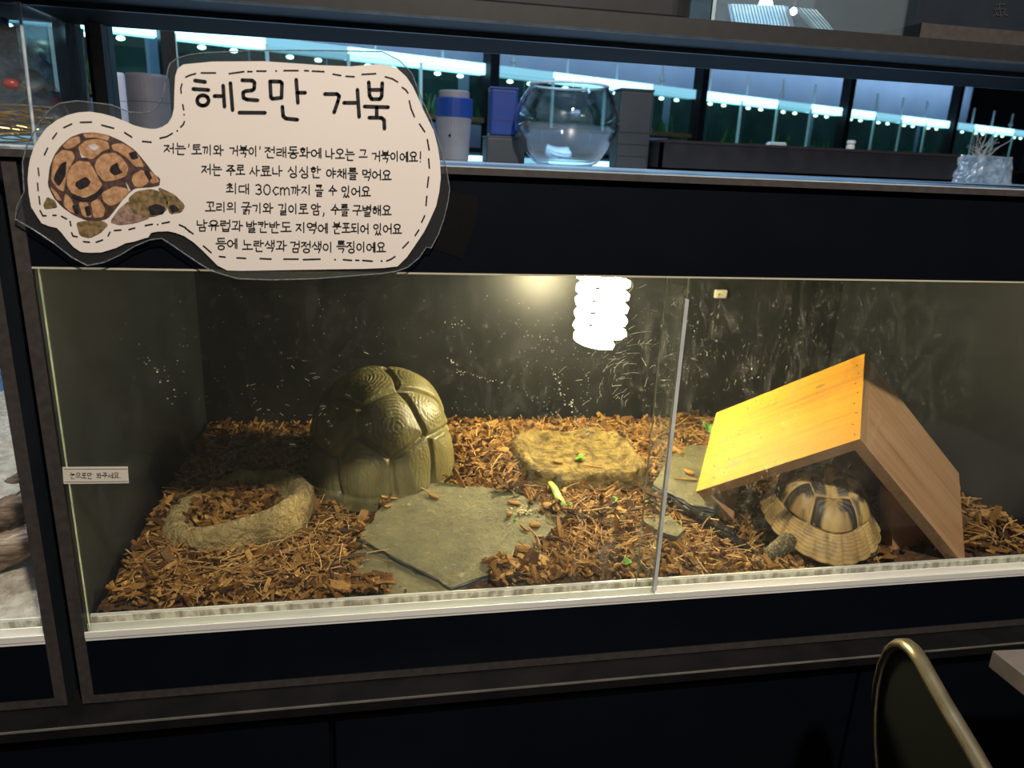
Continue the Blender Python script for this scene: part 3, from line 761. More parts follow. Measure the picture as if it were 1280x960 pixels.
# ------------------------------------------------------------------ greens and loose bits on the stones
LET = mat('lettuce_rib', (.30, .50, .05), (.55, .68, .16), 120, rough=.4, stretch=(1, 1, .3))
LEAF = mat('green_leaf', (.10, .30, .02), (.22, .48, .05), 90, rough=.45)
def veg(name, mats_, pts, wd, label, th=.003):
    m = MB(); k = len(pts); m.tube(pts, [wd*(.65+.5*i/(k-1)) for i in range(k)], 8, flat=th/wd)
    for p in m.v: p.z += .0012*nz(p*160, 1, 2)
    return tag(m.build(name, mats_, smooth=True), label, 'lettuce')
a, b = PZ(688, 603, -.508), PZ(702, 632, -.516)
veg('lettuce_stalk', LET, [a, a.lerp(b, .3)+Vector((0, 0, .004)), a.lerp(b, .7)+Vector((0, 0, .003)), b], .0075, 'lime green lettuce stalk leaning on the front of the feeding stone')
def leaf(px, py, z, L, W, yaw, label, pitch=.25):
    c_ = PZ(px, py, z)
    def fn(u, v):
        x = (u-.5)*L; hw = W*math.sin(PI*(.08+.86*u))**.8; y = (v-.5)*2*hw
        zz = .5*abs(y)+.12*L*math.sin(6*u+3*v)+.0015*nz((x*200, y*200, 0), 1, 2)
        M = Matrix.Rotation(yaw, 3, 'Z') @ Matrix.Rotation(-pitch, 3, 'Y'); return c_+M @ Vector((x, y, zz))
    o = MB().grid(fn, 12, 7).build('lettuce_leaf', LEAF, smooth=True)
    s_ = o.modifiers.new('solid', 'SOLIDIFY'); s_.thickness = .0008; return tag(o, label, 'lettuce')
leaf(884, 534, -.488, .036, .010, 2.2, 'green leaf scrap poking out behind the yellow roof board', .6)
leaf(725, 573, -.510, .020, .007, .3, 'crumpled green leaf scrap in the middle of the feeding stone')
leaf(676, 590, -.511, .015, .003, .1, 'thin green leaf sliver on the left of the feeding stone')
leaf(769, 624, -.520, .012, .005, 1.2, 'yellow green leaf scrap right of the lettuce stalk')
leaf(784, 703, -.522, .014, .006, .7, 'small green leaf scrap in front of the pane overlap')
leaf(711, 631, -.520, .008, .004, .4, 'tiny yellow green leaf crumb beside the stalk tip')
leaf(643, 652, -.505, .006, .003, .4, 'tiny green leaf crumb on the right of the broad slate')
def loose(px, py, z, L, W, T, yaw, label, pit=.1, rol=.2):
    m = MB(); chip(m, PSL(px, py, z-SLZ) if z > -.506 and px < 690 else PZ(px, py, z), L, W, T, yaw, pit, rol)
    o = m.build('husk_chip', HUSK); s_ = o.modifiers.new('sub', 'SUBSURF'); s_.levels = 1; s_.render_levels = 1
    return tag(o, label, 'husk chip', 'loose husk chips on the stones')
lz = SLZ+.004
loose(542, 620, lz, .022, .011, .007, -.5, 'husk chip with a stem at the back of the broad slate')
loose(637, 642, lz+.001, .013, .010, .009, 1.2, 'round husk chip left of the pale crumbs')
loose(668, 656, lz, .020, .013, .009, .2, 'plump husk chip on the right end of the broad slate')
loose(656, 660, lz, .022, .007, .006, -1.0, 'dark narrow husk chip leaning on the plump chip')
loose(654, 686, lz+.003, .026, .022, .014, .1, 'largest husk chunk on the right edge of the broad slate')
loose(643, 628, lz, .026, .011, .006, -.4, 'flat husk chip behind the pale crumbs')
loose(684, 632, lz+.003, .020, .018, .010, .3, 'blocky husk chip beside the lettuce stalk tip')
loose(697, 577, -.511, .022, .010, .006, -.1, 'upper dark husk chip on the left of the feeding stone')
loose(696, 588, -.511, .016, .011, .008, .4, 'lower dark husk chip on the left of the feeding stone')
loose(727, 567, -.511, .018, .010, .006, -.6, 'husk chip behind the crumpled leaf scrap')
loose(741, 582, -.512, .050, .005, .004, -.15, 'long thin husk splinter across the feeding stone')
loose(738, 588, -.512, .035, .004, .004, -.05, 'shorter thin husk splinter in front of the long one')
loose(861, 590, -.509, .022, .012, .008, -.9, 'orange husk chip on the far slate')
loose(858, 600, -.511, .050, .006, .005, -.05, 'long husk strip lying on the far slate')
loose(852, 567, -.510, .016, .008, .005, .2, 'small husk chip at the back of the far slate')
st = [PSL(487, 606, .003), PSL(505, 608, .006), PSL(520, 607, .007), PSL(532, 613, .006), PSL(540, 619, .004)]
tag(MB().tube(st, [.0008, .0012, .0022, .0012, .0012], 6).build('husk_stem', FIB), 'thin stem reaching from the cave onto the broad slate', 'stem')  # stem of the husk chip at the back of the slate
m = MB()
for k in range(90):
    q = PZ(rng.gauss(790, 50), rng.gauss(655, 28), -.530); q.z = bed(q.x, q.y)+.012
    if inpoly(q.x, q.y, slab_xy) or inpoly(q.x, q.y, s2_xy): continue
    chip(m, q, rng.uniform(.004, .009), rng.uniform(.002, .005), .0012, rng.uniform(0, 6), rng.gauss(0, .5), rng.gauss(0, .5))
tag(m.build('green_crumbs', island('green_scraps', [(0, (.10, .13, .02, 1)), (1, (.36, .40, .07, 1))])), 'yellow green crumbs of greens scattered in the damp husk', 'crumbs', kind='stuff')
m = MB()
for k in range(70):
    q = PSL(655+rng.gauss(0, 9), 639+rng.gauss(0, 3), .002); q.z += rng.uniform(0, .004); m.ball(q, rng.uniform(.0012, .0026), 6, 0, (1, .8, .7))
tag(m.build('food_crumbs', mat('pale_crumbs', (.45, .40, .22), (.62, .55, .34), 300, rough=.7)), 'heap of pale food crumbs on the broad slate', 'crumbs', kind='stuff')

# ------------------------------------------------------------------ hand-lettered Korean writing
def circ(cx=.5, cy=.5, r=.5, ry=None, n=12): return [(cx+r*math.cos(2*PI*k/n-1.57), cy+(ry or r)*math.sin(2*PI*k/n-1.57)) for k in range(n+1)]
CON = {'ㄱ': [[(0, .06), (.95, .06), (.9, .4), (.72, 1)]], 'ㄴ': [[(.05, 0), (.06, .92), (1, .95)]], 'ㄷ': [[(1, .04), (.06, .04), (.06, .95), (1, .95)]],
 'ㄹ': [[(.02, .02), (.95, .02), (.92, .48), (.06, .52), (.04, .98), (1, .98)]], 'ㅁ': [[(.05, .04), (.95, .04), (.9, .96), (.1, .96), (.05, .04)]],
 'ㅂ': [[(.02, 0), (.08, .98), (.92, .98), (.98, 0)], [(.05, .5), (.95, .5)]], 'ㅅ': [[(.52, 0), (.42, .45), (0, 1)], [(.45, .42), (.98, 1)]], 'ㅇ': [circ()],
 'ㅈ': [[(.02, .05), (.95, .05), (.5, .55), (0, 1)], [(.52, .52), (1, .98)]], 'ㅊ': [[(.35, -.12), (.68, -.1)], [(.02, .2), (.95, .2), (.5, .62), (0, 1)], [(.52, .6), (1, 1)]],
 'ㅋ': [[(0, .05), (.95, .05), (.9, .4), (.72, 1)], [(.05, .48), (.88, .46)]], 'ㅌ': [[(1, .02), (.06, .02), (.06, .97), (1, .97)], [(.06, .5), (.92, .48)]],
 'ㅍ': [[(0, .04), (1, .04)], [(.3, .04), (.33, .95)], [(.7, .04), (.67, .95)], [(-.05, .96), (1.05, .96)]], 'ㅎ': [[(.32, -.05), (.7, -.03)], [(.02, .22), (.98, .22)], circ(.5, .68, .36, .32)]}
def two(k): return [[(x*.46, y) for x, y in s_] for s_ in CON[k]]+[[(.54+x*.46, y) for x, y in s_] for s_ in CON[k]]
def pair(a, b): return [[(x*.44, y) for x, y in s_] for s_ in CON[a]]+[[(.56+x*.44, y) for x, y in s_] for s_ in CON[b]]
CON['ㄲ'] = two('ㄱ'); CON['ㅆ'] = two('ㅅ'); CON['ㄺ'] = pair('ㄹ', 'ㄱ')
VV = {'ㅏ': [[(.25, 0), (.28, 1)], [(.28, .48), (1, .46)]], 'ㅑ': [[(.25, 0), (.28, 1)], [(.28, .35), (1, .33)], [(.28, .62), (1, .6)]], 'ㅓ': [[(.8, 0), (.83, 1)], [(0, .5), (.8, .48)]],
 'ㅕ': [[(.8, 0), (.83, 1)], [(0, .35), (.8, .33)], [(0, .62), (.8, .6)]], 'ㅣ': [[(.5, 0), (.52, 1)]], 'ㅐ': [[(.2, .05), (.22, .95)], [(.22, .5), (.75, .48)], [(.78, 0), (.8, 1)]],
 'ㅔ': [[(0, .5), (.45, .48)], [(.48, .05), (.5, .95)], [(.85, 0), (.88, 1)]]}
HV = {'ㅗ': [[(.5, 0), (.5, .8)], [(0, .85), (1, .82)]], 'ㅛ': [[(.32, 0), (.34, .8)], [(.66, 0), (.66, .8)], [(0, .85), (1, .82)]], 'ㅜ': [[(0, .12), (1, .1)], [(.52, .12), (.5, 1)]],
 'ㅠ': [[(0, .12), (1, .1)], [(.34, .12), (.28, 1)], [(.68, .12), (.68, 1)]], 'ㅡ': [[(0, .5), (1, .47)]]}
MIX = {'ㅘ': ('ㅗ', 'ㅏ'), 'ㅚ': ('ㅗ', 'ㅣ'), 'ㅢ': ('ㅡ', 'ㅣ'), 'ㅟ': ('ㅜ', 'ㅣ')}
LS = 'ㄱㄲㄴㄷㄸㄹㅁㅂㅃㅅㅆㅇㅈㅉㅊㅋㅌㅍㅎ'; VS = 'ㅏㅐㅑㅒㅓㅔㅕㅖㅗㅘㅙㅚㅛㅜㅝㅞㅟㅠㅡㅢㅣ'
TS = ['', 'ㄱ', 'ㄲ', 'ㄳ', 'ㄴ', 'ㄵ', 'ㄶ', 'ㄷ', 'ㄹ', 'ㄺ', 'ㄻ', 'ㄼ', 'ㄽ', 'ㄾ', 'ㄿ', 'ㅀ', 'ㅁ', 'ㅂ', 'ㅄ', 'ㅅ', 'ㅆ', 'ㅇ', 'ㅈ', 'ㅊ', 'ㅋ', 'ㅌ', 'ㅍ', 'ㅎ']
OTHER = {"'": [[(.5, 0), (.45, .25)]], '!': [[(.5, 0), (.48, .68)], [(.47, .95), (.49, .97)]], ',': [[(.45, .82), (.5, .92), (.3, 1.15)]], '.': [[(.3, .93), (.33, .95)]],
 '3': [[(.1, .08), (.5, 0), (.85, .2), (.75, .42), (.4, .48), (.8, .55), (.92, .78), (.6, 1), (.1, .9)]], '0': [circ(.5, .5, .42, .5)], 'c': [[(.9, .3), (.5, .22), (.12, .6), (.5, 1), (.92, .85)]],
 'm': [[(.02, .3), (.05, 1)], [(.05, .5), (.25, .28), (.42, .4), (.45, 1)], [(.45, .5), (.7, .28), (.9, .42), (.95, 1)]]}
ADV = {"'": .35, '!': .45, ',': .5, '.': .4, '3': .72, '0': .8, 'c': .75, 'm': 1.0, ' ': .6}
def fit(st, x0, y0, x1, y1): return [[(x0+(x1-x0)*x, y0+(y1-y0)*y) for x, y in s_] for s_ in st]
def glyph(ch):
    if ch in OTHER: return OTHER[ch]
    k = ord(ch)-0xAC00; l, v, t_ = LS[k//588], VS[(k % 588)//28], TS[k % 28]
    if v in VV:
        if t_: return fit(CON[l], .02, .06, .52, .50)+fit(VV[v], .58, -.05, .98, .60)+fit(CON[t_], .22, .70, .84, 1.08)
        return fit(CON[l], .02, .18, .52, .80)+fit(VV[v], .58, 0, .98, .98)
    if v in HV:
        if t_: return fit(CON[l], .16, -.05, .82, .28)+fit(HV[v], 0, .36, 1, .60)+fit(CON[t_], .2, .68, .82, 1.08)
        return fit(CON[l], .14, .02, .84, .48)+fit(HV[v], 0, .50, 1, .98)
    a, b = MIX[v]
    return fit(CON[l], .06, .05, .54, .45)+fit(HV[a], 0, .48, .62, .86)+fit(VV[b], .62, -.02, 1.02, 1.0)
def stroke(mb, pts, w_, mp, dot=True):
    """flat pen stroke of width w_ (photo pixels) along pts, mapped to the card by mp"""
    for i in range(len(pts)-1):
        (xa, ya), (xb, yb) = pts[i], pts[i+1]; L = math.hypot(xb-xa, yb-ya)
        if L < 1e-6: continue
        nx, ny = -(yb-ya)/L*w_/2, (xb-xa)/L*w_/2
        mb.add([mp(xa+nx, ya+ny), mp(xb+nx, yb+ny), mp(xb-nx, yb-ny), mp(xa-nx, ya-ny)], [(0, 1, 2, 3)])
    for (x, y) in pts:
        mb.add([mp(x+w_/2*math.cos(k*PI/4), y+w_/2*math.sin(k*PI/4)) for k in range(8)], [tuple(range(8))])
def write(mb, text, x0, x1, yc, hgt, w_, mp, slope=.022):
    tot = sum(ADV.get(c_, 1.0)+.12 for c_ in text)-.12; u = (x1-x0)/tot; x = x0
    for c_ in text:
        ad = ADV.get(c_, 1.0); y = yc+slope*(x-x0)-hgt/2+rng.uniform(-.35, .35)
        if c_ != ' ':
            for s_ in fit(glyph(c_), x, y, x+u*ad, y+hgt): stroke(mb, s_, w_, mp)
        x += u*(ad+.12)

# ------------------------------------------------------------------ laminated sign
SY = -.0065
def onsign(dy): return lambda x, y: PY(x, y, SY-dy)
card = [(218, 113), (219, 95), (222, 86), (229, 80.5), (265, 77), (329, 76.5), (365, 79), (401, 81.5), (439, 83), (474, 80), (487, 82), (497, 86), (508, 96), (516, 108), (523, 123), (529, 137), (542, 163), (547, 182), (550, 202), (551, 222), (549, 240), (545, 258), (537, 276), (530, 290), (520, 305), (509, 321), (497, 333), (480, 335), (458, 336), (361, 337.5), (300, 338.5), (284, 338), (272, 332), (261, 321), (252, 312), (242, 303), (230, 295), (219, 291), (210, 289), (197, 289.5), (189, 291), (185, 297), (180, 298), (168, 302), (157, 304), (145, 310), (127, 315.5), (112, 316), (101, 315), (92, 309), (84, 300), (76, 290), (71, 285), (62, 283), (52, 279), (46, 270), (39, 259), (36, 243), (34.5, 225), (35.5, 211), (37.5, 199), (42, 185), (49, 172), (58, 160), (71, 150), (84, 144), (97.5, 140.5), (112, 139.5), (127.5, 142), (142, 146), (157, 152), (167, 156.5), (176, 159), (186, 161), (195, 161), (203, 158.5), (210, 154), (215, 146), (217.5, 135)]
film = [(204, 120), (210, 86), (213, 79), (221, 73), (236, 68.5), (255, 66), (319, 63), (394, 63), (478, 64.5), (500, 76), (515, 92), (526, 121), (539, 150), (549, 179), (558, 211), (562, 236), (560, 252), (555, 273), (548, 293), (539, 310), (533, 309), (524, 322), (510, 334), (496, 339), (478, 342), (394, 348.5), (340, 350), (297, 348.5), (265, 339), (250, 330), (232, 318), (210, 303), (202, 298), (187, 300), (168, 308), (150, 319), (130, 328), (109, 332), (90, 322), (67, 304), (40, 286), (19, 274), (21, 259), (30, 240), (28, 203), (34, 180), (49, 154), (64, 135), (75, 129), (97, 126), (139, 131), (161, 140), (180, 141), (191, 139), (198, 131)]
sign = thing('information_sign', 'laminated cream sign with black hand lettering and a tortoise picture', 'sign', PY(330, 340, SY))
FILM = thin_glass('laminating_film', (.93, .95, .96), rough=.06, refl=1.6, haze=.035)
CARD = mat('cream_card', (.72, .655, .60), (.74, .67, .615), 8, rough=.5, coat=.25)
INK = mat('black_ink', (.008, .008, .009), (.012, .012, .013), 50, rough=.5)
MB().prism([onsign(-.0012)(*p) for p in film], (0, .0004, 0)).build('laminate', FILM, sign)
MB().prism([onsign(0)(*p) for p in card], (0, .0006, 0)).build('card', CARD, sign)
rim = MB()                                                        # pressed outer rim of the film
fl = [onsign(-.0010)(*p) for p in film]; rim.tube(fl, .0006, 5, True)
rim.build('laminate_rim', mat('film_rim', (.10, .11, .12), (.22, .24, .25), 300, rough=.2, spec=.8), sign)
mp = onsign(.0003)
dz = MB()
r4 = lambda L: [[(50+x/5.053, 140+y/5.053) for x, y in s_] for s_ in L]
r2 = lambda L: [[(200+x/3.097, 50+y/3.097) for x, y in s_] for s_ in L]
r1 = lambda L: [[(x/2.666, y/2.666) for x, y in s_] for s_ in L]
dashes = r4([[(28, 270), (48, 228)], [(80, 168), (105, 133)], [(150, 98), (200, 75)], [(255, 65), (325, 63)], [(390, 82), (465, 102)], [(535, 130), (580, 158)], [(648, 185), (702, 190)], [(758, 165), (800, 155), (835, 135)], [(888, 95), (905, 78), (912, 60)], [(0, 622), (18, 655), (38, 655)], [(82, 652), (102, 652)], [(135, 658), (168, 675)], [(190, 690), (195, 718)], [(200, 762), (208, 783), (235, 788)], [(275, 818), (312, 822)], [(355, 822), (395, 808)], [(430, 782), (442, 758)], [(470, 748), (512, 745)], [(562, 742), (598, 732)], [(665, 717), (710, 708)], [(772, 703), (818, 694)], [(880, 712), (920, 730)], [(866, 118), (868, 119)], [(909, 15), (911, 16)], [(742, 710), (744, 710)], [(941, 755), (943, 756)]])
dashes += r1([[(127, 560), (130, 585)], [(125, 610), (127, 635)], [(130, 655), (133, 680)]])
dashes += r2([[(92, 270), (88, 250)], [(82, 205), (80, 188), (85, 170)], [(100, 143), (118, 135), (138, 130)], [(160, 127), (215, 127)], [(268, 130), (325, 122)], [(340, 122), (345, 122)], [(350, 122), (356, 122)], [(375, 120), (410, 120)], [(480, 118), (535, 118)], [(560, 118), (575, 119)], [(590, 120), (635, 122)], [(670, 132), (700, 137)], [(720, 140), (752, 142)], [(782, 133), (835, 130)], [(872, 142), (900, 150), (920, 162)], [(938, 183), (952, 193), (960, 205)], [(965, 235), (972, 265), (985, 297)], [(1005, 325), (1025, 355)], [(1035, 385), (1042, 425)], [(1040, 460), (1043, 495)], [(1040, 530), (1035, 570)], [(1033, 605), (1030, 640)], [(1025, 680), (1013, 705)], [(1002, 735), (988, 757)], [(962, 782), (940, 805)], [(910, 838), (895, 848), (878, 855)], [(822, 856), (785, 853)], [(770, 853), (758, 852)], [(742, 853), (710, 850)], [(620, 848), (555, 850)], [(535, 848), (480, 848)], [(430, 848), (388, 846)], [(332, 845), (298, 843)], [(252, 840), (230, 838)], [(198, 823), (168, 797)], [(128, 750), (98, 728)], [(449, 119), (451, 120)], [(857, 855), (859, 856)], [(677, 850), (679, 850)]])
for s_ in dashes: stroke(dz, s_, 1.9, mp)
dz.build('dashed_border', INK, sign)
tl = MB()
TT = [[(65, 50), (125, 58)], [(55, 100), (145, 106)], [(112+34*math.cos(k*PI/8), 168+31*math.sin(k*PI/8)) for k in range(17)], [(180, 142), (232, 142)], [(232, 80), (240, 205)], [(275, 65), (288, 225)],
 [(345, 48), (405, 50), (418, 62), (416, 98), (405, 108), (365, 112), (350, 122), (352, 152), (372, 162), (436, 167)], [(328, 240), (480, 241)],
 [(510, 55), (570, 56), (581, 66), (578, 152), (524, 158), (515, 148), (510, 55)], [(665, 45), (675, 182)], [(675, 122), (718, 122)], [(583, 205), (588, 262), (604, 275), (672, 282)],
 [(835, 130), (908, 130), (920, 142), (912, 175), (890, 238)], [(948, 182), (1025, 182)], [(1028, 105), (1038, 265)],
 [(1095, 60), (1100, 140), (1112, 160), (1160, 160), (1172, 145), (1175, 65)], [(1102, 105), (1170, 105)], [(1070, 204), (1210, 208)], [(1142, 210), (1142, 262)], [(1098, 270), (1170, 271), (1186, 284), (1188, 335)]]
for s_ in TT: stroke(tl, [(230+x/4.741, 90+y/4.741) for x, y in s_], 4.7, mp)
tl.build('title_lettering', INK, sign)
tx = MB()
L1 = [('저는', 205, 232, 185.5), ("'토끼와", 234, 279, 187), ("거북이'", 287, 327, 188.5), ('전래동화에', 331, 402, 190), ('나오는', 407, 443, 192.5), ('그', 449, 459, 193.5), ('거북이에요!', 465, 528, 195),
 ('저는', 252, 277, 211.5), ('주로', 283, 306, 212.5), ('사료나', 312, 353, 213.5), ('싱싱한', 360, 401, 214.5), ('야채를', 408, 447, 216.5), ('먹어요', 453, 489, 218.5),
 ('최대', 283, 312, 236), ('30cm까지', 319, 389, 236.5), ('클', 394, 404, 238), ('수', 411, 421, 238), ('있어요', 427, 463, 239),
 ('꼬리의', 257, 296, 258.5), ('굵기와', 302, 341, 260), ('길이로', 348, 385, 261), ('암,', 389, 408, 261.5), ('수를', 414, 436, 262), ('구별해요', 441, 489, 262.5),
 ('남유럽과', 246, 303, 281.5), ('발칸반도', 308, 364, 283), ('지역에', 370, 410, 284.5), ('분포되어', 416, 461, 285), ('있어요', 467, 502, 286),
 ('등에', 270, 297, 304.5), ('노란색과', 303, 358, 306.5), ('검정색이', 363, 416, 308), ('특징이에요', 421, 482, 308.5)]
for t_, a, b, y in L1: write(tx, t_, a, b, y, 12.6, 1.55, mp, .02)
tx.build('body_lettering', INK, sign)
# printed tortoise picture
pic = MB(); picm = []
def flat(polys, dy, name, c1, c2, par):
    picm.append(mat('print_'+name, c1, c2, 190, rough=.5, coat=.25, lo=.4, hi=.6))
    for pl in polys: pic.add([onsign(dy)(50+x/5.053, 140+y/5.053) for x, y in pl], [tuple(range(len(pl)))], len(picm)-1)
def smooth_poly(pl, it=1):
    for _ in range(it):
        o = []
        for i, p in enumerate(pl):
            q = pl[(i+1) % len(pl)]; o += [(p[0]*.86+q[0]*.14, p[1]*.86+q[1]*.14), (p[0]*.14+q[0]*.86, p[1]*.14+q[1]*.86)]
        pl = o
    return pl
sp = smooth_poly
shellp = [(130, 215), (190, 160), (260, 133), (340, 128), (430, 145), (520, 185), (600, 240), (660, 310), (720, 390), (760, 420), (755, 465), (700, 475), (600, 480), (540, 530), (480, 610), (430, 672), (360, 694), (290, 684), (210, 650), (140, 600), (85, 540), (48, 460), (60, 350), (90, 270)]
flat([sp(shellp)], .0003, 'tortoise_picture', (.045, .028, .026), (.10, .055, .045), sign)
flat([sp(x) for x in ([(560, 540), (610, 500), (700, 485), (770, 505), (812, 560), (800, 620), (740, 655), (660, 668), (600, 640), (560, 600)], [(740, 470), (850, 520), (918, 590), (895, 632), (820, 645), (790, 560)], [(228, 700), (270, 688), (400, 688), (432, 712), (380, 765), (310, 797), (250, 778)], [(20, 585), (45, 535), (95, 560), (112, 602), (30, 612)])], .0005, 'picture_limbs', (.10, .075, .035), (.26, .17, .075), sign)
flat([sp([(440, 695), (500, 610), (560, 560), (612, 640), (700, 668), (600, 702), (500, 714)])], .0004, 'picture_throat', (.16, .10, .075), (.34, .22, .17), sign)
flat([sp(x) for x in ([(360, 300), (400, 265), (470, 255), (520, 290), (560, 350), (545, 405), (480, 430), (405, 440), (360, 390), (345, 340)], [(238, 225), (290, 178), (370, 168), (430, 190), (440, 232), (390, 250), (330, 300), (270, 285)], [(140, 215), (190, 165), (250, 152), (255, 190), (210, 225), (170, 235)], [(270, 138), (350, 130), (440, 152), (430, 182), (350, 160), (290, 165)], [(450, 205), (520, 195), (590, 240), (640, 300), (660, 350), (600, 345), (560, 300), (500, 255), (460, 240)], [(90, 285), (140, 238), (205, 248), (222, 290), (180, 360), (160, 440), (150, 505), (108, 482), (72, 430), (75, 350)], [(188, 350), (240, 308), (312, 315), (340, 360), (370, 420), (395, 462), (350, 515), (280, 545), (208, 522), (172, 470), (168, 410)], [(590, 392), (650, 362), (692, 440), (640, 477), (598, 470), (578, 430)], [(390, 510), (470, 468), (540, 480), (572, 500), (500, 575), (440, 595), (398, 560)], [(320, 572), (370, 545), (412, 610), (402, 662), (340, 672)], [(243, 570), (302, 570), (328, 668), (270, 662)], [(158, 510), (200, 552), (232, 642), (190, 632), (148, 590)], [(690, 370), (735, 402), (757, 442), (700, 455)], [(60, 470), (100, 500), (140, 560), (110, 560)])], .0006, 'picture_scutes', (.34, .175, .085), (.52, .30, .16), sign)
flat([sp(x) for x in ([(448, 340), (490, 318), (502, 360), (524, 382), (470, 402), (438, 372)], [(228, 440), (290, 408), (322, 440), (302, 472), (250, 492), (222, 465)], [(130, 328), (168, 308), (162, 400), (120, 472), (84, 430), (100, 380)], [(558, 258), (602, 248), (624, 292), (580, 302)], [(680, 598), (740, 578), (792, 600), (780, 642), (700, 652)], [(815, 590), (850, 585), (885, 620), (830, 638)], [(196, 510), (280, 545), (350, 512), (392, 470), (398, 500), (335, 560), (255, 562), (205, 540)], [(280, 600), (310, 590), (325, 650), (295, 660)], [(200, 590), (240, 580), (245, 640), (220, 640)], [(655, 375), (690, 370), (710, 420), (685, 430)])], .0008, 'picture_dark_marks', (.012, .010, .012), (.03, .024, .024), sign)
flat([sp(x) for x in ([(300, 210), (350, 200), (372, 225), (345, 245), (318, 232)], [(250, 250), (265, 275), (300, 285), (262, 290)], [(540, 440), (560, 470), (575, 500), (560, 500)])], .0008, 'picture_pale_marks', (.50, .44, .42), (.62, .58, .56), sign)

pic.build('tortoise_picture', picm, sign)

# black tape behind the sign and the small notice on the pane
tp = [(545, 240), (560, 238), (598, 247), (597, 262), (588, 300), (577, 324), (568, 320), (541, 311)]
tag(MB().prism([PY(a, b, .0016) for a, b in tp], (0, .0004, 0)).build('tape_strip', mat('black_cloth_tape', (.0012, .0012, .0016), (.002, .002, .0024), 300, rough=.6, spec=.15, bump=.3, bscale=700, dist=.0003)), 'black tape strip holding the right edge of the big sign', 'tape')
lab = thing('notice_label', 'small white notice strip stuck on the left glass pane', 'label', PY(118, 604, .002))
MB().prism([PY(a, b, .0026) for a, b in ((78, 584), (159.5, 583.5), (161, 604), (79.5, 605))], (0, .0006, 0)).build('label_strip', mat('white_label', (.60, .56, .48), (.64, .60, .52), 20, rough=.45), lab)
lm = lambda x, y: PY(x, y, .0024)
nt = MB(); write(nt, '눈으로만 봐주세요.', 87.5, 152, 594.5, 7.0, .75, lm, -.003); nt.build('label_lettering', INK, lab)
bl = MB(); stroke(bl, [(80, 586.6), (159, 586.2)], .6, lm); stroke(bl, [(81, 602.6), (160, 601.8)], .6, lm); bl.build('label_lines', mat('brown_ink', (.08, .05, .03), rough=.5), lab)

# ------------------------------------------------------------------ things standing on top of the terrarium
def slabgeo(a, b): return a, b
ZTOP = ZT
bc = Vector((.4555, 1.0, ZTOP))
prof = [(0, .0005), (.046, .0005), (.056, .005), (.076, .026), (.0895, .050), (.0915, .064), (.0875, .084), (.076, .104), (.068, .113), (.0665, .1165), (.0645, .113), (.0735, .1025), (.0845, .083), (.0885, .064), (.0865, .051), (.0735, .029), (.055, .009), (.044, .0055), (0, .0055)]
tag(fix_normals(MB().lathe([(a*1.364, b*1.53) for a, b in prof], bc, 56).build('glass_bowl', thin_glass('bowl_glass', (.93, .97, .98), rough=.02, refl=3.2, haze=.005), smooth=True)), 'round clear glass fish bowl standing empty on the terrarium top', 'bowl')
bo_ = [o for o in C.objects if o.name.startswith('glass_bowl')][0]; rm = MB(); rm.tube([bc+Vector((.0905*math.cos(k*PI/24), .0905*math.sin(k*PI/24), .178)) for k in range(48)], .0030, 8, True)
rm.build('rim', mat('rim_highlight', (.45, .58, .64), (.6, .74, .8), 40, rough=.08, spec=1.0), bo_, smooth=True)  # pale ring added for the highlight on the bowl's rim
BLUE = mat('royal_blue_plastic', (.006, .030, .17), (.009, .038, .21), 12, rough=.35)
GREYP = mat('grey_white_plastic', (.15, .15, .17), (.19, .19, .21), 15, rough=.45)
DGREY = mat('dark_grey_plastic', (.022, .028, .032), (.030, .036, .042), 15, rough=.45)
def lay(px, py, y): return PY(px, py, y)
def topthing(name, label, cat, x, y): return thing(name, label, cat, (x, y, ZTOP))
cx = PY(567, 160, 1.03).x; wR = (PY(590, 160, 1.03).x-PY(545, 160, 1.03).x)/2
cup = topthing('plastic_canister', 'grey canister with a broad blue band left of the blue block', 'canister', cx, 1.03)
zz = lambda py: PY(567, py, 1.03).z
MB().lathe([(wR*.80, ZTOP), (wR*.86, ZTOP+.004), (wR*.98, zz(147))], (cx, 1.03, 0), 32).build('body', GREYP, cup, smooth=False)
MB().lathe([(wR*1.0, zz(147)), (wR*1.03, zz(146)), (wR*1.03, zz(124)), (wR*.98, zz(123))], (cx, 1.03, 0), 32).build('band', BLUE, cup)
MB().lathe([(wR*.84, zz(123)), (wR*.84, zz(115)), (wR*.76, zz(113.5))], (cx, 1.03, 0), 32).build('lid', GREYP, cup)
MB().ball((cx-wR*.3, 1.03-wR*.92, zz(170)), .0030, 8).build('drain_plug', BLACK, cup)
def rbox(px0, px1, py0, y, dep, z0=None, slant=0):
    a, b = PY(px0, py0+20, y), PY(px1, py0+20, y); zt_ = PY((px0+px1)/2, py0, y).z
    return a.x, b.x, (ZTOP if z0 is None else z0), zt_
x0, x1, z0, z1 = rbox(608, 646, 170, 1.04, .05)
bs = topthing('storage_box', 'low dark grey box under the blue container behind the bowl', 'box', (x0+x1)/2, 1.04)
MB().box(x0, x1+.02, 1.04, 1.11, ZTOP, z1-.004).build('body', DGREY, bs, bevel=.003); MB().box(x0-.001, x1+.021, 1.039, 1.111, z1-.004, z1).build('lid', DGREY, bs, bevel=.001)
zb_ = z1; x0, x1, z0, z1 = rbox(613, 647, 109, 1.05, .05, zb_)
bl_ = thing('plastic_container', 'tall royal blue container standing on the low dark box', 'container', ((x0+x1)/2, 1.07, zb_))
MB().box(x0, x1, 1.045, 1.095, zb_, z1-.004).build('body', BLUE, bl_, bevel=.005); MB().box(x0-.001, x1+.001, 1.044, 1.096, z1-.0045, z1).build('lid', BLUE, bl_, bevel=.0015)
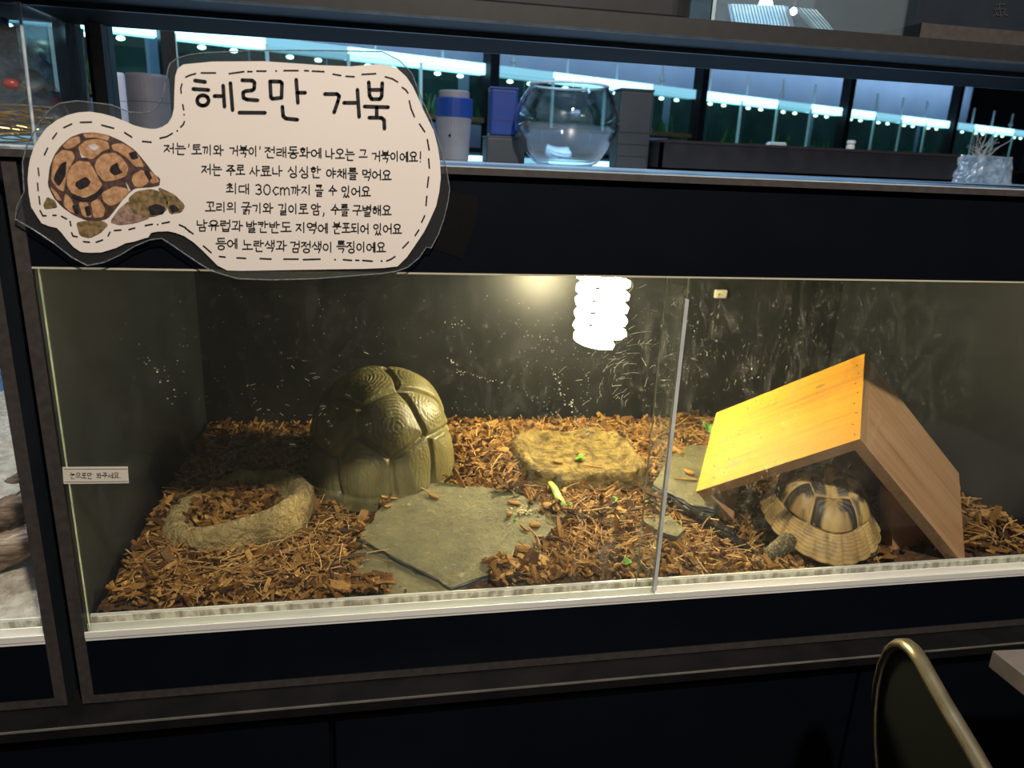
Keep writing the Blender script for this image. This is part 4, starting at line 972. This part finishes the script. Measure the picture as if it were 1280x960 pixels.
MB().box(x0+.002, x1-.002, 1.0442, 1.046, zb_+.035, zb_+.0362).build('seam', DGREY, bl_)
x0, x1, z0, z1 = rbox(774, 815, 111, 1.055, .05)
bk = topthing('storage_canister', 'tall dark grey block shaped canister right of the glass bowl', 'canister', (x0+x1)/2, 1.07)
MB().box(x0, x1, 1.045, 1.105, ZTOP, z1-.006).build('body', DGREY, bk, bevel=.004); MB().box(x0-.001, x1+.001, 1.044, 1.106, z1-.006, z1).build('lid', DGREY, bk, bevel=.002)
for k in (1, 2, 3): MB().box(x0-.0006, x1+.0006, 1.0444, 1.1056, ZTOP+.028*k, ZTOP+.028*k+.0008).build('seam', BLACK, bk)
# long black crate on the right
ya = .98; A = PY(824, 205, ya); B = PY(1198, 222, ya); ztc = PY(1000, 183, ya).z
cr = topthing('black_crate', 'long low black crate with a brown rim on the terrarium top', 'crate', (A.x+B.x)/2, 1.04)
m = MB(); xa, xb = A.x, B.x
for (a0, a1, b0, b1) in ((xa, xb, ya, ya+.008), (xa, xb, ya+.12, ya+.128), (xa, xa+.008, ya, ya+.128)): m.box(a0, a1, b0, b1, ZTOP+.0005, ztc-.006)
m.prism([(xb-.008, ya, ZTOP+.0005), (xb, ya, ZTOP+.0005), (xb+.014, ya, ztc-.006), (xb+.006, ya, ztc-.006)], (0, .128, 0)); m.box(xa, xb, ya, ya+.128, ZTOP+.0005, ZTOP+.006)
m.build('crate_body', mat('black_plastic_crate', (.010, .009, .009), (.017, .014, .014), 30, rough=.4), cr)
m = MB(); rw = .006
m.box(xa-.003, xb+.022, ya-.004, ya+.010, ztc-.006, ztc); m.box(xa-.003, xb+.022, ya+.118, ya+.132, ztc-.006, ztc); m.box(xa-.003, xa+.010, ya+.010, ya+.118, ztc-.006, ztc); m.box(xb+.006, xb+.022, ya+.010, ya+.118, ztc-.006, ztc)
m.build('rim', mat('dark_brown_plastic', (.022, .014, .013), (.034, .022, .02), 30, rough=.3), cr, bevel=.0015)
wj = PY(1082, 183, ya+.06)
jar = thing('white_jar', 'small white jar standing on the crate rim before the tanks', 'jar', (wj.x, ya+.125, ztc)); jy = ya+.125
MB().lathe([(.0095, ztc), (.011, ztc+.002), (.011, ztc+.012), (.009, ztc+.015), (.009, ztc+.018)], (wj.x, jy, 0), 20).build('body', WHITE, jar)
MB().lathe([(.0115, ztc+.018), (.0115, ztc+.025), (.009, ztc+.026), (0, ztc+.026)], (wj.x, jy, 0), 20).build('lid', WHITE, jar)
q = PY(972, 172, ya+.12)
wb = MB(); wb.prism([(q.x-.03, ya+.118, ztc), (q.x+.03, ya+.118, ztc), (q.x+.027, ya+.118, ztc+.012), (q.x-.022, ya+.118, ztc+.012)], (0, .014, 0)); 
tag(wb.build('white_case', mat('pale_blue_plastic', (.35, .42, .46), (.42, .5, .53), 20, rough=.4), bevel=.003), 'small pale plastic case lying on the back rim of the black crate', 'case')
# crinkled clear bag and dry twigs at the right end
q0, q1 = PY(1205, 226, .94), PY(1275, 229, .94); zt_ = PY(1240, 196, .94).z
def bag(u, v):
    a = 2*PI*u; cxx = (q0.x+q1.x)/2; hw = (q1.x-q0.x)/2*(1.05-.10*v); dp = .05*(1-.15*v)
    e = .55; c_, s_ = math.cos(a), math.sin(a); sx = abs(c_)**e*(1 if c_ > 0 else -1); sy_ = abs(s_)**e*(1 if s_ > 0 else -1)
    p = Vector((cxx+sx*hw, 1.0+sy_*dp, ZTOP+.001+(zt_-ZTOP)*v)); g = nz(p*60, 1, 3)*.006; 
    return p+Vector((sx*g, sy_*g, .004*nz(p*90, 1, 2)*v))
m = MB(); m.grid(bag, 64, 14, True); m.f.append(list(range(13*64, 14*64))); m.m.append(0)
tag(m.build('plastic_bag', mat('crinkled_film', (.14, .20, .25), (.34, .42, .48), 45, rough=.18, spec=.8, bump=.7, bscale=60, dist=.004)), 'crinkled bluish plastic bag at the right end of the terrarium top', 'bag')
tw = MB(); tb = PY(1222, 194, 1.02)
for k in range(26):
    a = rng.uniform(.15, 2.95); L = rng.uniform(.03, .085); p = Vector((tb.x+rng.uniform(-.02, .03), 1.02+rng.uniform(-.02, .02), zt_-.004)); pts = [p.copy()]; dr = Vector((math.cos(a), rng.uniform(-.5, .5), .35+.75*math.sin(a))).normalized()
    for j in range(5):
        p = p+dr*L/5; pts.append(p.copy()); dr = (dr+Vector((rng.gauss(0, .35), rng.gauss(0, .2), rng.gauss(.05, .25)))).normalized()
    tw.tube(pts, [.0022, .0018, .0015, .0012, .0009, .0005], 5)
tag(tw.build('dry_twigs', mat('bleached_twig', (.20, .20, .18), (.34, .33, .29), 60, rough=.6)), 'tangle of bleached dry twigs sticking up over the plastic bag', 'twigs', kind='stuff')
# grey rolls behind the sign's left shoulder
def roll(px0, px1, pyt, y, name, label, capm):
    a, b = PY(px0, pyt+30, y), PY(px1, pyt+30, y); zt2 = PY((px0+px1)/2, pyt, y).z; r_ = (b.x-a.x)/2; c_ = ((a.x+b.x)/2, y, 0)
    o = thing(name, label, 'tub', (c_[0], y, ZTOP)); h_ = zt2-ZTOP
    MB().lathe([(r_*.93, ZTOP), (r_, ZTOP+.004), (r_, ZTOP+h_*.62)], c_, 36).build('body', capm, o); MB().lathe([(r_*1.01, ZTOP+h_*.625), (r_*1.02, ZTOP+h_*.96), (r_*.9, zt2), (0, zt2)], c_, 36).build('lid', capm, o)
    return o
roll(158, 212, 93, .98, 'plastic_tub', 'wide grey tub with a lid line behind the sign', mat('pinkish_grey_plastic', (.09, .085, .10), (.115, .11, .125), 15, rough=.5))
roll(139, 158, 91, .90, 'plastic_tub', 'narrow white tub left of the wide grey tub', mat('violet_white_plastic', (.36, .36, .42), (.42, .42, .5), 15, rough=.4))

# clear tub of ornaments on the far left
ac = thing('ornament_tub', 'clear acrylic tub of gold wire and ornaments at the top left corner', 'tub', (-.42, .10, ZTOP))
AX1 = PY(42, 165, .03).x; AX1b = PY(20, 0, .03).x; az = PY(20, 2, .03).z
ACR = thin_glass('clear_acrylic', (.93, .96, .98), rough=.05, refl=1.5, haze=.05)
m = MB(); t_ = .003
m.prism([(-.52, .03, ZTOP+.0005), (AX1, .03, ZTOP+.0005), (AX1b+.002, .03, az), (-.53, .03, az)], (0, t_, 0)); m.prism([(-.52, .19, ZTOP+.0005), (AX1, .19, ZTOP+.0005), (AX1b, .19, az), (-.53, .19, az)], (0, t_, 0))
m.prism([(AX1-t_, .03, ZTOP+.0005), (AX1, .03, ZTOP+.0005), (AX1b+.002, .03, az), (AX1b-t_, .03, az)], (0, .16, 0)); m.box(-.52, AX1, .03, .193, ZTOP+.0005, ZTOP+.004)
m.build('tub_walls', ACR, ac)
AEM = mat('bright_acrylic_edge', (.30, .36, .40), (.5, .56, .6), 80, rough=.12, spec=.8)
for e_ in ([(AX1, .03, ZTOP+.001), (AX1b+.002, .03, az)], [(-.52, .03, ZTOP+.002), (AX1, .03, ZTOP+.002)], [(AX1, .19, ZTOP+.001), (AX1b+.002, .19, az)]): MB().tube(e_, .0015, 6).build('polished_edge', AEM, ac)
m = MB()
def crump(u, v):
    a = 2*PI*u; b = PI*(.02+.96*v); p = Vector((-.415+.080*math.sin(b)*math.cos(a), .115+.05*math.sin(b)*math.sin(a), .072-.046*math.cos(b)))
    return p+Vector((1, .8, 1))*.010*nz(p*45, 1, 4)
m.grid(crump, 64, 32, True)
tag(m.build('crumpled_film', mat('frosty_film', (.10, .26, .46), (.42, .64, .85), 70, rough=.15, spec=.9, bump=1.0, bscale=110, dist=.006), smooth=True), 'crumpled frosty blue film stuffed into the clear ornament tub', 'film')
GOLD = mat('gold_wire', (.55, .33, .10), (.75, .52, .22), 60, rough=.28, metal=.9)
gw = MB()
for k in range(26):
    z_ = ZTOP+.008+.0016*k*.8; pts = [Vector((-.49+.17*(i/10), .05+.02*math.sin(i*.9+k)+.02*(k % 4)/4, z_+.004*math.sin(i*.7+k*1.7))) for i in range(11)]; gw.tube(pts, .0009, 5)
tag(gw.build('gold_wire', GOLD), 'bundle of gold wire lying in the clear ornament tub', 'wire', kind='stuff')
RED = mat('red_plastic', (.42, .03, .02), (.55, .06, .04), 40, rough=.3)
SIL = mat('silver_foil', (.45, .46, .48), (.7, .7, .72), 120, rough=.22, metal=.7, bump=.6, bscale=200, dist=.003)
for (px, py, y, r_, mm, nm, lb) in ((14, 105, .075, .0065, RED, 'ornament', 'red bead ornament inside the clear tub'), (30, 100, .10, .016, SIL, 'ornament', 'crumpled silver ornament inside the clear tub behind the red bead')):
    q = PY(px, py, y); o = MB().ball(q, r_, 14, 0, (1.2, 1, .85)).build(nm, mm, smooth=True); tag(o, lb, 'ornament')
# glittery toy fish leaning beside the tub
fs = thing('foil_ornament', 'clear crumpled foil ornament with black and red spots beside the tub', 'ornament', (-.29, .13, ZTOP)); yf = .14
pts = [PY(42, 152, yf), PY(50, 132, yf), PY(62, 136, yf), PY(74, 148, yf), PY(86, 160, yf)]
m = MB(); m.tube(pts, [.012, .019, .018, .013, .006], 16)
for p in m.v: p += Vector((1, 1, 1))*.0022*nz(p*170, 1, 2)
m.build('foil_body', SIL, fs, smooth=True)
for (a, b, rr, mm) in ((51, 108, .006, BLACK), (70, 119, .0055, RED)):
    MB().ball(PY(a, b+8, yf-.017), rr, 12, 0, (1.2, .6, 1)).build('spot', mm, fs, smooth=True)
m = MB()
for k in range(7): m.tube([PY(46+2*k, 133+k, yf-.018), PY(58+2*k, 134+k*1.2, yf-.02), PY(66+k, 139+k*.5, yf-.016)], .0009, 5)
m.build('dark_wire', BLACK, fs)
m = MB()
for k in range(5): m.tube([PY(28+9*k, 88+7*k, yf), PY(33+9*k, 82+7*k, yf-.01), PY(40+9*k, 90+7*k, yf)], .0007, 5)
m.build('foil_loops', SIL, fs)

# ------------------------------------------------------------------ upper rack
rack = thing('steel_rack', 'black steel rack carrying the upper shelf above the terrarium', 'rack', (.3, .3, ZTOP))
ZU = .1305; YB = PZ(640, 65, ZU).y
MB().box(-.60, 1.9, .003, YB, ZU, ZU+.017, 0, 1).build('shelf_board', [STEEL, mat('dark_brown_edge', (.011, .0105, .011), (.015, .014, .0145), 90, rough=.55)], rack)
MB().box(-.60, 1.9, .0015, .005, ZU-.0022, ZU+.0002).build('edge_sheen', EDGE_SHEEN, rack)  # grey strips stand for light caught on the shelf's steel edges
ym = PZ(640, 49, ZU-.004).y
MB().box(-.60, 1.9, ym-.002, ym+.0035, ZU-.005, ZU-.0005).build('edge_sheen', EDGE_SHEEN, rack)
MB().box(-.60, 1.9, ym+.004, YB, ZU-.003, ZU).build('under_panel', mat('matt_black_board', (.0022, .0026, .0034), (.003, .0035, .0045), 30, rough=.7, spec=.15), rack)
MB().box(-.60, 1.9, YB-.003, YB, ZU-.0035, ZU-.0025).build('edge_sheen', EDGE_SHEEN, rack)
def post(pa, pb, y, nm='post'):
    a, b = PY(pa, 60, y), PY(pb, 60, y); return MB().box(a.x, b.x, y, y+.022, ZTOP, ZU+.3).build(nm, STEEL, rack, bevel=.001)
post(68, 96, YB+.004); post(108, 136, YB+.004)
PALE = mat('pale_blue_acrylic', (.12, .24, .30), (.16, .30, .37), 10, rough=.3)
ub = PY(36, 40, .012); 
tag(MB().box(ub.x-.0065, ub.x+.0065, .194, .215, ZTOP+.0005, ZU-.0005).build('divider_board', EDGE), 'narrow brown upright board behind the clear tub', 'board')
# things on the upper shelf
US = ZU+.017
bx = thing('black_tray', 'black tray with a rounded corner on the upper shelf', 'tray', (.1, .1, US))
xl, xr = PY(380, 0, .03).x-.3, PY(872, 30, .03).x
m = MB(); n_ = 8; pr = [(xl, .03), (xr-.03, .03)]+[(xr-.03+.03*math.sin(k*PI/2/n_), .06-.03*math.cos(k*PI/2/n_)) for k in range(1, n_+1)]+[(xr, .25), (xl, .25)]
m.prism([Vector((a, b, US+.0006)) for a, b in pr], (0, 0, .085)); m.build('tray_body', mat('charcoal_plastic', (.010, .011, .012), (.015, .016, .018), 30, rough=.45), bx, bevel=.006)
RIB = mat('ribbed_clear_plastic', (.40, .55, .62), (.55, .70, .76), 30, rough=.2, spec=.8)
def ribbed(px0, px1, name, label, yaw, y):
    a, b = PY(px0, 30, y), PY(px1, 30, y); o = thing(name, label, 'lid', ((a.x+b.x)/2, y, US))
    M = Matrix.Translation(((a.x+b.x)/2, y+.04, US+.002)) @ Matrix.Rotation(yaw, 4, 'Z') @ Matrix.Rotation(-.95, 4, 'X'); w_ = (b.x-a.x)/2
    MB().box(-w_, w_, -.002, .0, 0, .11, M=M).build('sheet', thin_glass('clear_sheet', (.8, .9, .95), rough=.1, refl=1.8, haze=.28), o)
    m = MB()
    for k in range(17): m.box(-w_+.004+k*(2*w_-.01)/17, -w_+.007+k*(2*w_-.01)/17, -.0045, -.002, .004, .106, M=M)
    m.build('ribs', RIB, o); return o
ribbed(1062, 1168, 'ribbed_lid', 'right hand ribbed clear plastic lid leaning on the upper shelf', .12, .12)
ribbed(945, 1022, 'ribbed_lid', 'left hand ribbed clear plastic lid leaning on the upper shelf', -.25, .12)
tk = thing('glass_tank', 'small empty glass tank on the upper shelf right of the black tray', 'tank', ((PY(880, 20, .05).x+PY(1130, 30, .05).x)/2, .15, US))
ga, gb = PY(886, 20, .06).x, PY(1128, 30, .06).x
TG = thin_glass('tank_glass', (.85, .93, .95), rough=.02, refl=1.3, haze=.10)
for (a0, a1, b0, b1) in ((ga, gb, .05, .053), (ga, gb, .25, .253), (ga, ga+.003, .053, .25), (gb-.003, gb, .053, .25)): MB().box(a0, a1, b0, b1, US+.0005, US+.20).build('pane', TG, tk)
for (x_, y_) in ((ga, .05), (gb, .05), (ga, .25), (gb, .25)): MB().box(x_-.002, x_+.002, y_-.002, y_+.002, US+.0005, US+.2).build('silicone_edge', mat('pale_edge', (.3, .42, .46), (.4, .52, .56), 30, rough=.2), tk)
for (px, py, lb) in ((957, 6, 'larger lit white spot lamp behind the upper glass tank'), (992, 14, 'smaller lit warm spot lamp behind the upper glass tank')):
    q = PY(px, py, .40); o = thing('spot_lamp', lb, 'lamp', q)
    MB().ball(q, .011 if px < 970 else .006, 12).build('bulb', emit('spot_white', (1, .97, .88), 14), o, smooth=True); MB().lathe([(.004, .009), (.010, .014), (.012, .040), (0, .042)], q, 14).build('lamp_holder', STEEL, o)
    MB().tube([q+Vector((0, 0, .04)), q+Vector((0, 0, .5))], .002, 6).build('cable', STEEL, o)
rb0 = PY(1145, 30, .03).x
rt_ = thing('upper_cabinet', 'black box with brown front edges at the right end of the upper shelf', 'cabinet', (rb0+.3, .15, US))
MB().box(rb0, rb0+.7, .02, .29, US+.0005, US+.018, 0, 1).build('base_panel', [STEEL, EDGE], rt_); MB().box(rb0, rb0+.7, .035, .29, US+.018, US+.25).build('front_panel', mat('blue_black_panel', (.010, .015, .022), (.014, .02, .028), 20, rough=.4), rt_)
q = PY(1250, 14, .0345)
m = MB()
for s_ in ([(1243, 6), (1258, 5)], [(1250, 3), (1249, 12)], [(1242, 12), (1258, 11)], [(1244, 12), (1246, 19), (1255, 19), (1257, 12)], [(1250, 12), (1251, 22)], [(1240, 21), (1247, 17)], [(1260, 20), (1254, 16)]): stroke(m, s_, .9, lambda x, y: PY(x, y, .0343))
m.build('printed_mark', mat('faded_brown_print', (.026, .024, .026), (.05, .045, .045), 300, rough=.6), rt_)

# ------------------------------------------------------------------ wall of small lit aquariums far behind
AD = Vector((math.cos(math.radians(23.4)), math.sin(math.radians(23.4)), 0)); AN = Vector((AD.y, -AD.x, 0))   # along the row, towards the viewer
A0 = PY(613, 120, 2.45); A0.z = 0
AM = Matrix(((AD.x, -AN.x, 0, A0.x), (AD.y, -AN.y, 0, A0.y), (0, 0, 1, 0), (0, 0, 0, 1)))            # local: x along the row, y away from viewer, z up
def aq(px, py):                                                      # point of the row's front plane, in row coordinates
    p = PP(px, py, A0, AN); return AM.inverted() @ p
posts = [aq(p_, 130).x for p_ in (613, 824, 1011, 1195)]
bay = (posts[3]-posts[0])/3
arack = thing('aquarium_rack', 'long dark rack of small lit aquariums in the background', 'rack', A0+AD*bay*1.5+Vector((0, 0, -1.30)))
m_post = STEEL
NB0, NB1 = -3, 4
zS = aq(720, 93).z; zS2 = aq(613, 152).z
for k in range(NB0, NB1+1):
    MB().box(k*bay-.022, k*bay+.022, -.03, .03, -1.30, zS+.35, M=AM).build('post', STEEL, arack)
back = MB().box(NB0*bay, NB1*bay, .52, .54, -1.3, 1.5, M=AM)
struct(back.build('wall_aquariums', mat('blue_grey_partition', (.11, .16, .22), (.14, .20, .27), 3, rough=.6)))
zl1 = zS; 
for (zz_, nm) in ((zS+.40, 'shelf'), (zS-.33, 'shelf'), (zS-.72, 'shelf')):
    MB().box(NB0*bay, NB1*bay, -.02, .36, zz_-.02, zz_, M=AM).build(nm, STEEL, arack)
STRIP = emit('cyan_led_strip', (.36, .78, 1.0), 3.0)
for k in range(NB0, NB1):
    c_ = AM @ Vector(((k+.5)*bay, .30, zS+.36)); t_ = AM @ Vector(((k+.5)*bay, .52, zS+.16)); area('wall_fill_light', c_, t_, bay*1.0, 5.0, (.50, .72, 1.0), 'RECTANGLE', .06)  # fill lights added to brighten the partition behind the tanks
STRIPD = emit('dim_led_glow', (.30, .72, .95), .9)
ledge = mat('frosted_tank_rim', (.25, .45, .5), (.4, .6, .65), 30, rough=.3)
AGL = thin_glass('aquarium_glass', (.72, .88, .85), rough=.02, refl=1.0, haze=.004)
AEDG = mat('aquarium_glass_edge', (.50, .85, .86), (.6, .92, .93), 20, rough=.2)
TBACK = mat('tank_backdrop', (.003, .012, .012), (.014, .055, .048), 6, rough=.7)
GRAV = mat('tank_gravel', (.05, .04, .02), (.14, .10, .04), 150, rough=.8)
PLANT = mat('tank_plants', (.010, .045, .010), (.05, .14, .02), 30, rough=.5)
GLINT = emit('led_bead', (.80, 1.0, .85), 5)
def aquarium(i, j, x, zt, h, wd):
    nm = ['first', 'second', 'third', 'fourth'][j]
    o = thing('aquarium', '', 'aquarium', AM @ Vector((x+wd/2, .12, zt-h)), 'small lit aquariums of the background rack')
    MB().box(x+.004, x+wd-.004, .22, .226, zt-h, zt-.02, M=AM).build('backdrop', TBACK, o)
    MB().box(x+.002, x+wd-.002, 0, .23, zt-h, zt-h+.02, M=AM).build('gravel', GRAV, o)
    g = MB(); g.box(x+.001, x+wd-.001, 0, .004, zt-h+.002, zt-.03, M=AM); g.build('front_pane', AGL, o)
    g = MB(); g.box(x-.0055, x+.0055, -.002, .008, zt-h, zt-.026, M=AM); g.build('side_pane', AEDG, o)
    MB().box(x+.003, x+wd-.003, .0, .05, zt-.044, zt-.002, M=AM).build('light_strip', STRIP if (i+j) % 3 else STRIPD, o)
    b = MB()
    for k in range(2): b.ball(AM @ Vector((x+wd*(.3+.35*k), .03, zt-.056)), .011, 8, 0, (1.3, .6, .7))
    b.build('led_beads', GLINT, o)
    p_ = MB(); r_ = random.Random(i*7+j)
    for k in range(10):
        px_ = x+wd*r_.uniform(.12, .88); hh = h*r_.uniform(.15, .5); y_ = r_.uniform(.08, .2)
        p_.tube([AM @ Vector((px_, y_, zt-h+.015)), AM @ Vector((px_+r_.uniform(-.01, .01), y_, zt-h+hh*.5)), AM @ Vector((px_+r_.uniform(-.025, .025), y_, zt-h+hh))], [.012, .010, .003], 5)
    p_.build('plants', PLANT, o)
    return o
for i in range(NB0, NB1):
    for j in range(4):
        wd = (bay-.05)/4; x = i*bay+.025+j*wd
        if i < 1: 
            o = aquarium(i, j, x, zS, .23, wd)
            o['label'] = 'small square lit aquarium in the upper row of the left background bays'
            o = aquarium(i, j+4 if j < 0 else j, x, zS-.36, .30, wd); o['label'] = 'small lit aquarium in the lower row of the left background bays'
        else:
            o = aquarium(i, j, x, zS, .31, wd)
            o['label'] = 'tall dark planted lit aquarium in the right background bays'
pv = MB()
PIPE = mat('white_pipe', (.30, .42, .48), (.40, .52, .58), 20, rough=.35)
for i in range(NB0, NB1):
    for j in range(4):
        wd = (bay-.05)/4; x = i*bay+.025+(j+.5)*wd
        pp = MB(); pp.tube([AM @ Vector((x, .10, zS+.002)), AM @ Vector((x, .10, zS+.12))], .006, 8)
        pp.lathe([(.014, zS+.03), (.014, zS+.05)], AM @ Vector((x, .10, 0)), 10) if (i+j) % 3 == 0 else None
        tag(pp.build('air_pipe', PIPE), 'thin pale air pipe rising from the background aquariums', 'pipe', 'air pipes above the background aquariums')
# ------------------------------------------------------------------ inside the neighbouring terrarium
SAND = mat('white_sand', (.42, .35, .26), (.70, .64, .54), 60, rough=.9, bump=1.0, bscale=110, dist=.012, detail=8)
def sand(u, v):
    x = LX0+.014+u*(LX1-LX0-.028); y = .0265+v*.645
    return Vector((x, y, -.535+.03*v+.05*sst(0, .5, v)+.006*nz((x*9, y*9, 3), 1, 3)))
tag(MB().grid(sand, 160, 90).build('white_sand', SAND, smooth=True), 'pale white sand covering the floor of the neighbouring terrarium', 'sand', kind='stuff')
DRIFT = mat('driftwood', (.025, .014, .010), (.24, .15, .09), 70, rough=.8, bump=1.0, bscale=110, dist=.012, stretch=(.15, 1, 1), detail=8)
DRIFT2 = mat('pale_driftwood', (.16, .085, .04), (.55, .42, .32), 60, rough=.75, bump=1.0, bscale=110, dist=.012, stretch=(.15, 1, 1), detail=8)
def log(name, ptsr, m_, label):
    pts = []; rad = []
    for k in range(len(ptsr)-1):
        (p, r_), (q, r2_) = ptsr[k], ptsr[k+1]
        for s_ in range(14): pts.append(p.lerp(q, s_/14)); rad.append(r_+(r2_-r_)*s_/14)
    pts.append(ptsr[-1][0]); rad.append(ptsr[-1][1]); m = MB(); m.tube(pts, rad, 40)
    for p in m.v: p += Vector((1, .6, 1))*.007*nz(Vector((p.x*22, p.y*60, p.z*60)), 1, 4)
    return tag(m.build(name, m_, smooth=True), label, 'driftwood')
log('driftwood_branch', [(PY(-160, 640, .15), .03), (PY(-40, 665, .15), .028), (PY(2, 650, .14), .024), (PY(38, 625, .15), .016), (PY(50, 600, .17), .006)], DRIFT, 'dark driftwood branch cut off by the left edge, upper one')
log('driftwood_branch', [(PY(-150, 705, .14), .03), (PY(-30, 695, .13), .026), (PY(20, 683, .12), .021), (PY(48, 668, .12), .014), (PY(52, 640, .14), .008)], DRIFT2, 'pale brown driftwood branch on the sand, lower one at left edge')
log('driftwood_branch', [(PY(-60, 612, .30), .02), (PY(10, 612, .30), .017), (PY(34, 590, .30), .006)], DRIFT, 'thin dark driftwood stick behind the other branches at left edge')
tag(MB().box(LX0+.02, LX1-.02, .666, .672, -.56, -.05).build('backdrop_panel', mat('ocean_blue_backdrop', (.035, .10, .24), (.10, .20, .36), 7, rough=.7)), 'blue printed backdrop in the neighbouring terrarium', 'backdrop')
fx = thing('tube_light', 'bright tube light under the roof of the neighbouring terrarium', 'lamp', (-.7, .30, -.06))
MB().box(-1.1, -.42, .28, .32, -.036, -.0180).build('housing', WHITE, fx); MB().tube([(-1.08, .30, -.046), (-.44, .30, -.046)], .010, 12).build('tube', emit('cool_tube', (.92, .96, 1.0), 75), fx, smooth=True)

# ------------------------------------------------------------------ chair and table in the foreground
pa, pl_, pr_ = PZ(1125, 806, -.50), None, None
pl_ = PY(1098, 960, pa.y+.075); pr_ = PY(1232, 960, pa.y-.16)
cn = (pl_-pa).cross(pr_-pa).normalized()
outer = [(1098, 960), (1095.5, 920), (1096, 885), (1099, 855), (1105, 829), (1113, 812), (1122, 805), (1132, 805), (1142, 813), (1151, 826), (1162, 846), (1178, 875), (1196, 905), (1215, 937), (1229, 962)]
rimp = [PP(x, y, pa, cn) for x, y in outer]
# the frame carries on below the picture as a closed rounded back
bl0, br0 = rimp[0], rimp[-1]; dl = (rimp[0]-rimp[2]).normalized(); dr = (rimp[-1]-rimp[-3]).normalized()
low = [br0+dr*.06, br0+dr*.11+dl*.03, br0.lerp(bl0, .4)+(dl+dr)*.09, bl0+dl*.10, bl0+dl*.05]
chair = thing('chair', 'chair with a round dark mesh back and metal rim', 'chair', (pa.x-.05, pa.y-.05, -1.30))
BRONZE = mat('satin_bronze_metal', (.36, .31, .19), (.46, .40, .26), 60, rough=.34, metal=.85)
m = MB(); m.tube(rimp+low, .0058, 12, True, flat=1.4); m.build('back_frame', BRONZE, chair, smooth=True)
cen_ = sum(rimp+low, Vector())/len(rimp+low)
t = NT('dark_mesh_fabric'); wv = t.new('TexChecker'); wv.inputs['Scale'].default_value = 420; t.link(t.coord(), wv.inputs['Vector'])
MESHF = t.done(t.bsdf(t.ramp(wv.outputs['Fac'], [(0, (.005, .007, .006, 1)), (1, (.012, .016, .012, 1))]), .7).outputs[0])
m = MB(); poly = [cen_+(p-cen_)*.985 for p in rimp+low]; m.prism([p-cn*.0012 for p in poly], cn*.0024); m.build('back_panel', MESHF, chair)
sc = Vector((cen_.x-.24, cen_.y-.12, -.86))
m = MB(); m.lathe([(.0, -.03), (.19, -.03), (.21, -.012), (.205, .01), (.17, .018), (0, .02)], sc, 40); m.build('seat', MESHF, chair, smooth=True)
for a in (PI/4, 3*PI/4, 5*PI/4, 7*PI/4):
    MB().tube([sc+Vector((.15*math.cos(a), .15*math.sin(a), -.02)), sc+Vector((.19*math.cos(a), .19*math.sin(a), -.43))], .011, 10).build('leg', BRONZE, chair, smooth=True)
lowc = low[2]
MB().tube([lowc, lowc.lerp(sc, .3)+Vector((0, 0, -.08)), sc+Vector((.12, .06, -.02))], .011, 10).build('back_support', BRONZE, chair, smooth=True)

TZ = -.56
a_ = PZ(1240.5, 813, TZ); b_ = PZ(1280, 811, TZ); d_ = PZ(1280, 844, TZ)
e1_ = (b_-a_).normalized()*.60; e2_ = (d_-a_).normalized()*.45
tb_ = thing('side_table', 'grey table corner jutting in at the lower right edge', 'table', (a_+(e1_+e2_)*.5)*1.0+Vector((0, 0, -1.30-TZ)))
tabm = mat('grey_brown_table_top', (.14, .12, .11), (.17, .145, .135), 40, rough=.5)
m = MB(); m.prism([a_, a_+e1_, a_+e1_+e2_, a_+e2_], (0, 0, -.024)); fix_normals(m.build('table_top', tabm, tb_, bevel=.001))
for s_, u_ in ((.12, .12), (.88, .12), (.12, .88), (.88, .88)):
    q = a_+e1_*s_+e2_*u_; MB().box(q.x-.016, q.x+.016, q.y-.016, q.y+.016, -1.30, TZ-.024).build('leg', STEEL, tb_)

# ------------------------------------------------------------------ put the floor at height zero
for o in S.objects:
    if o.parent is None: o.location.z += H
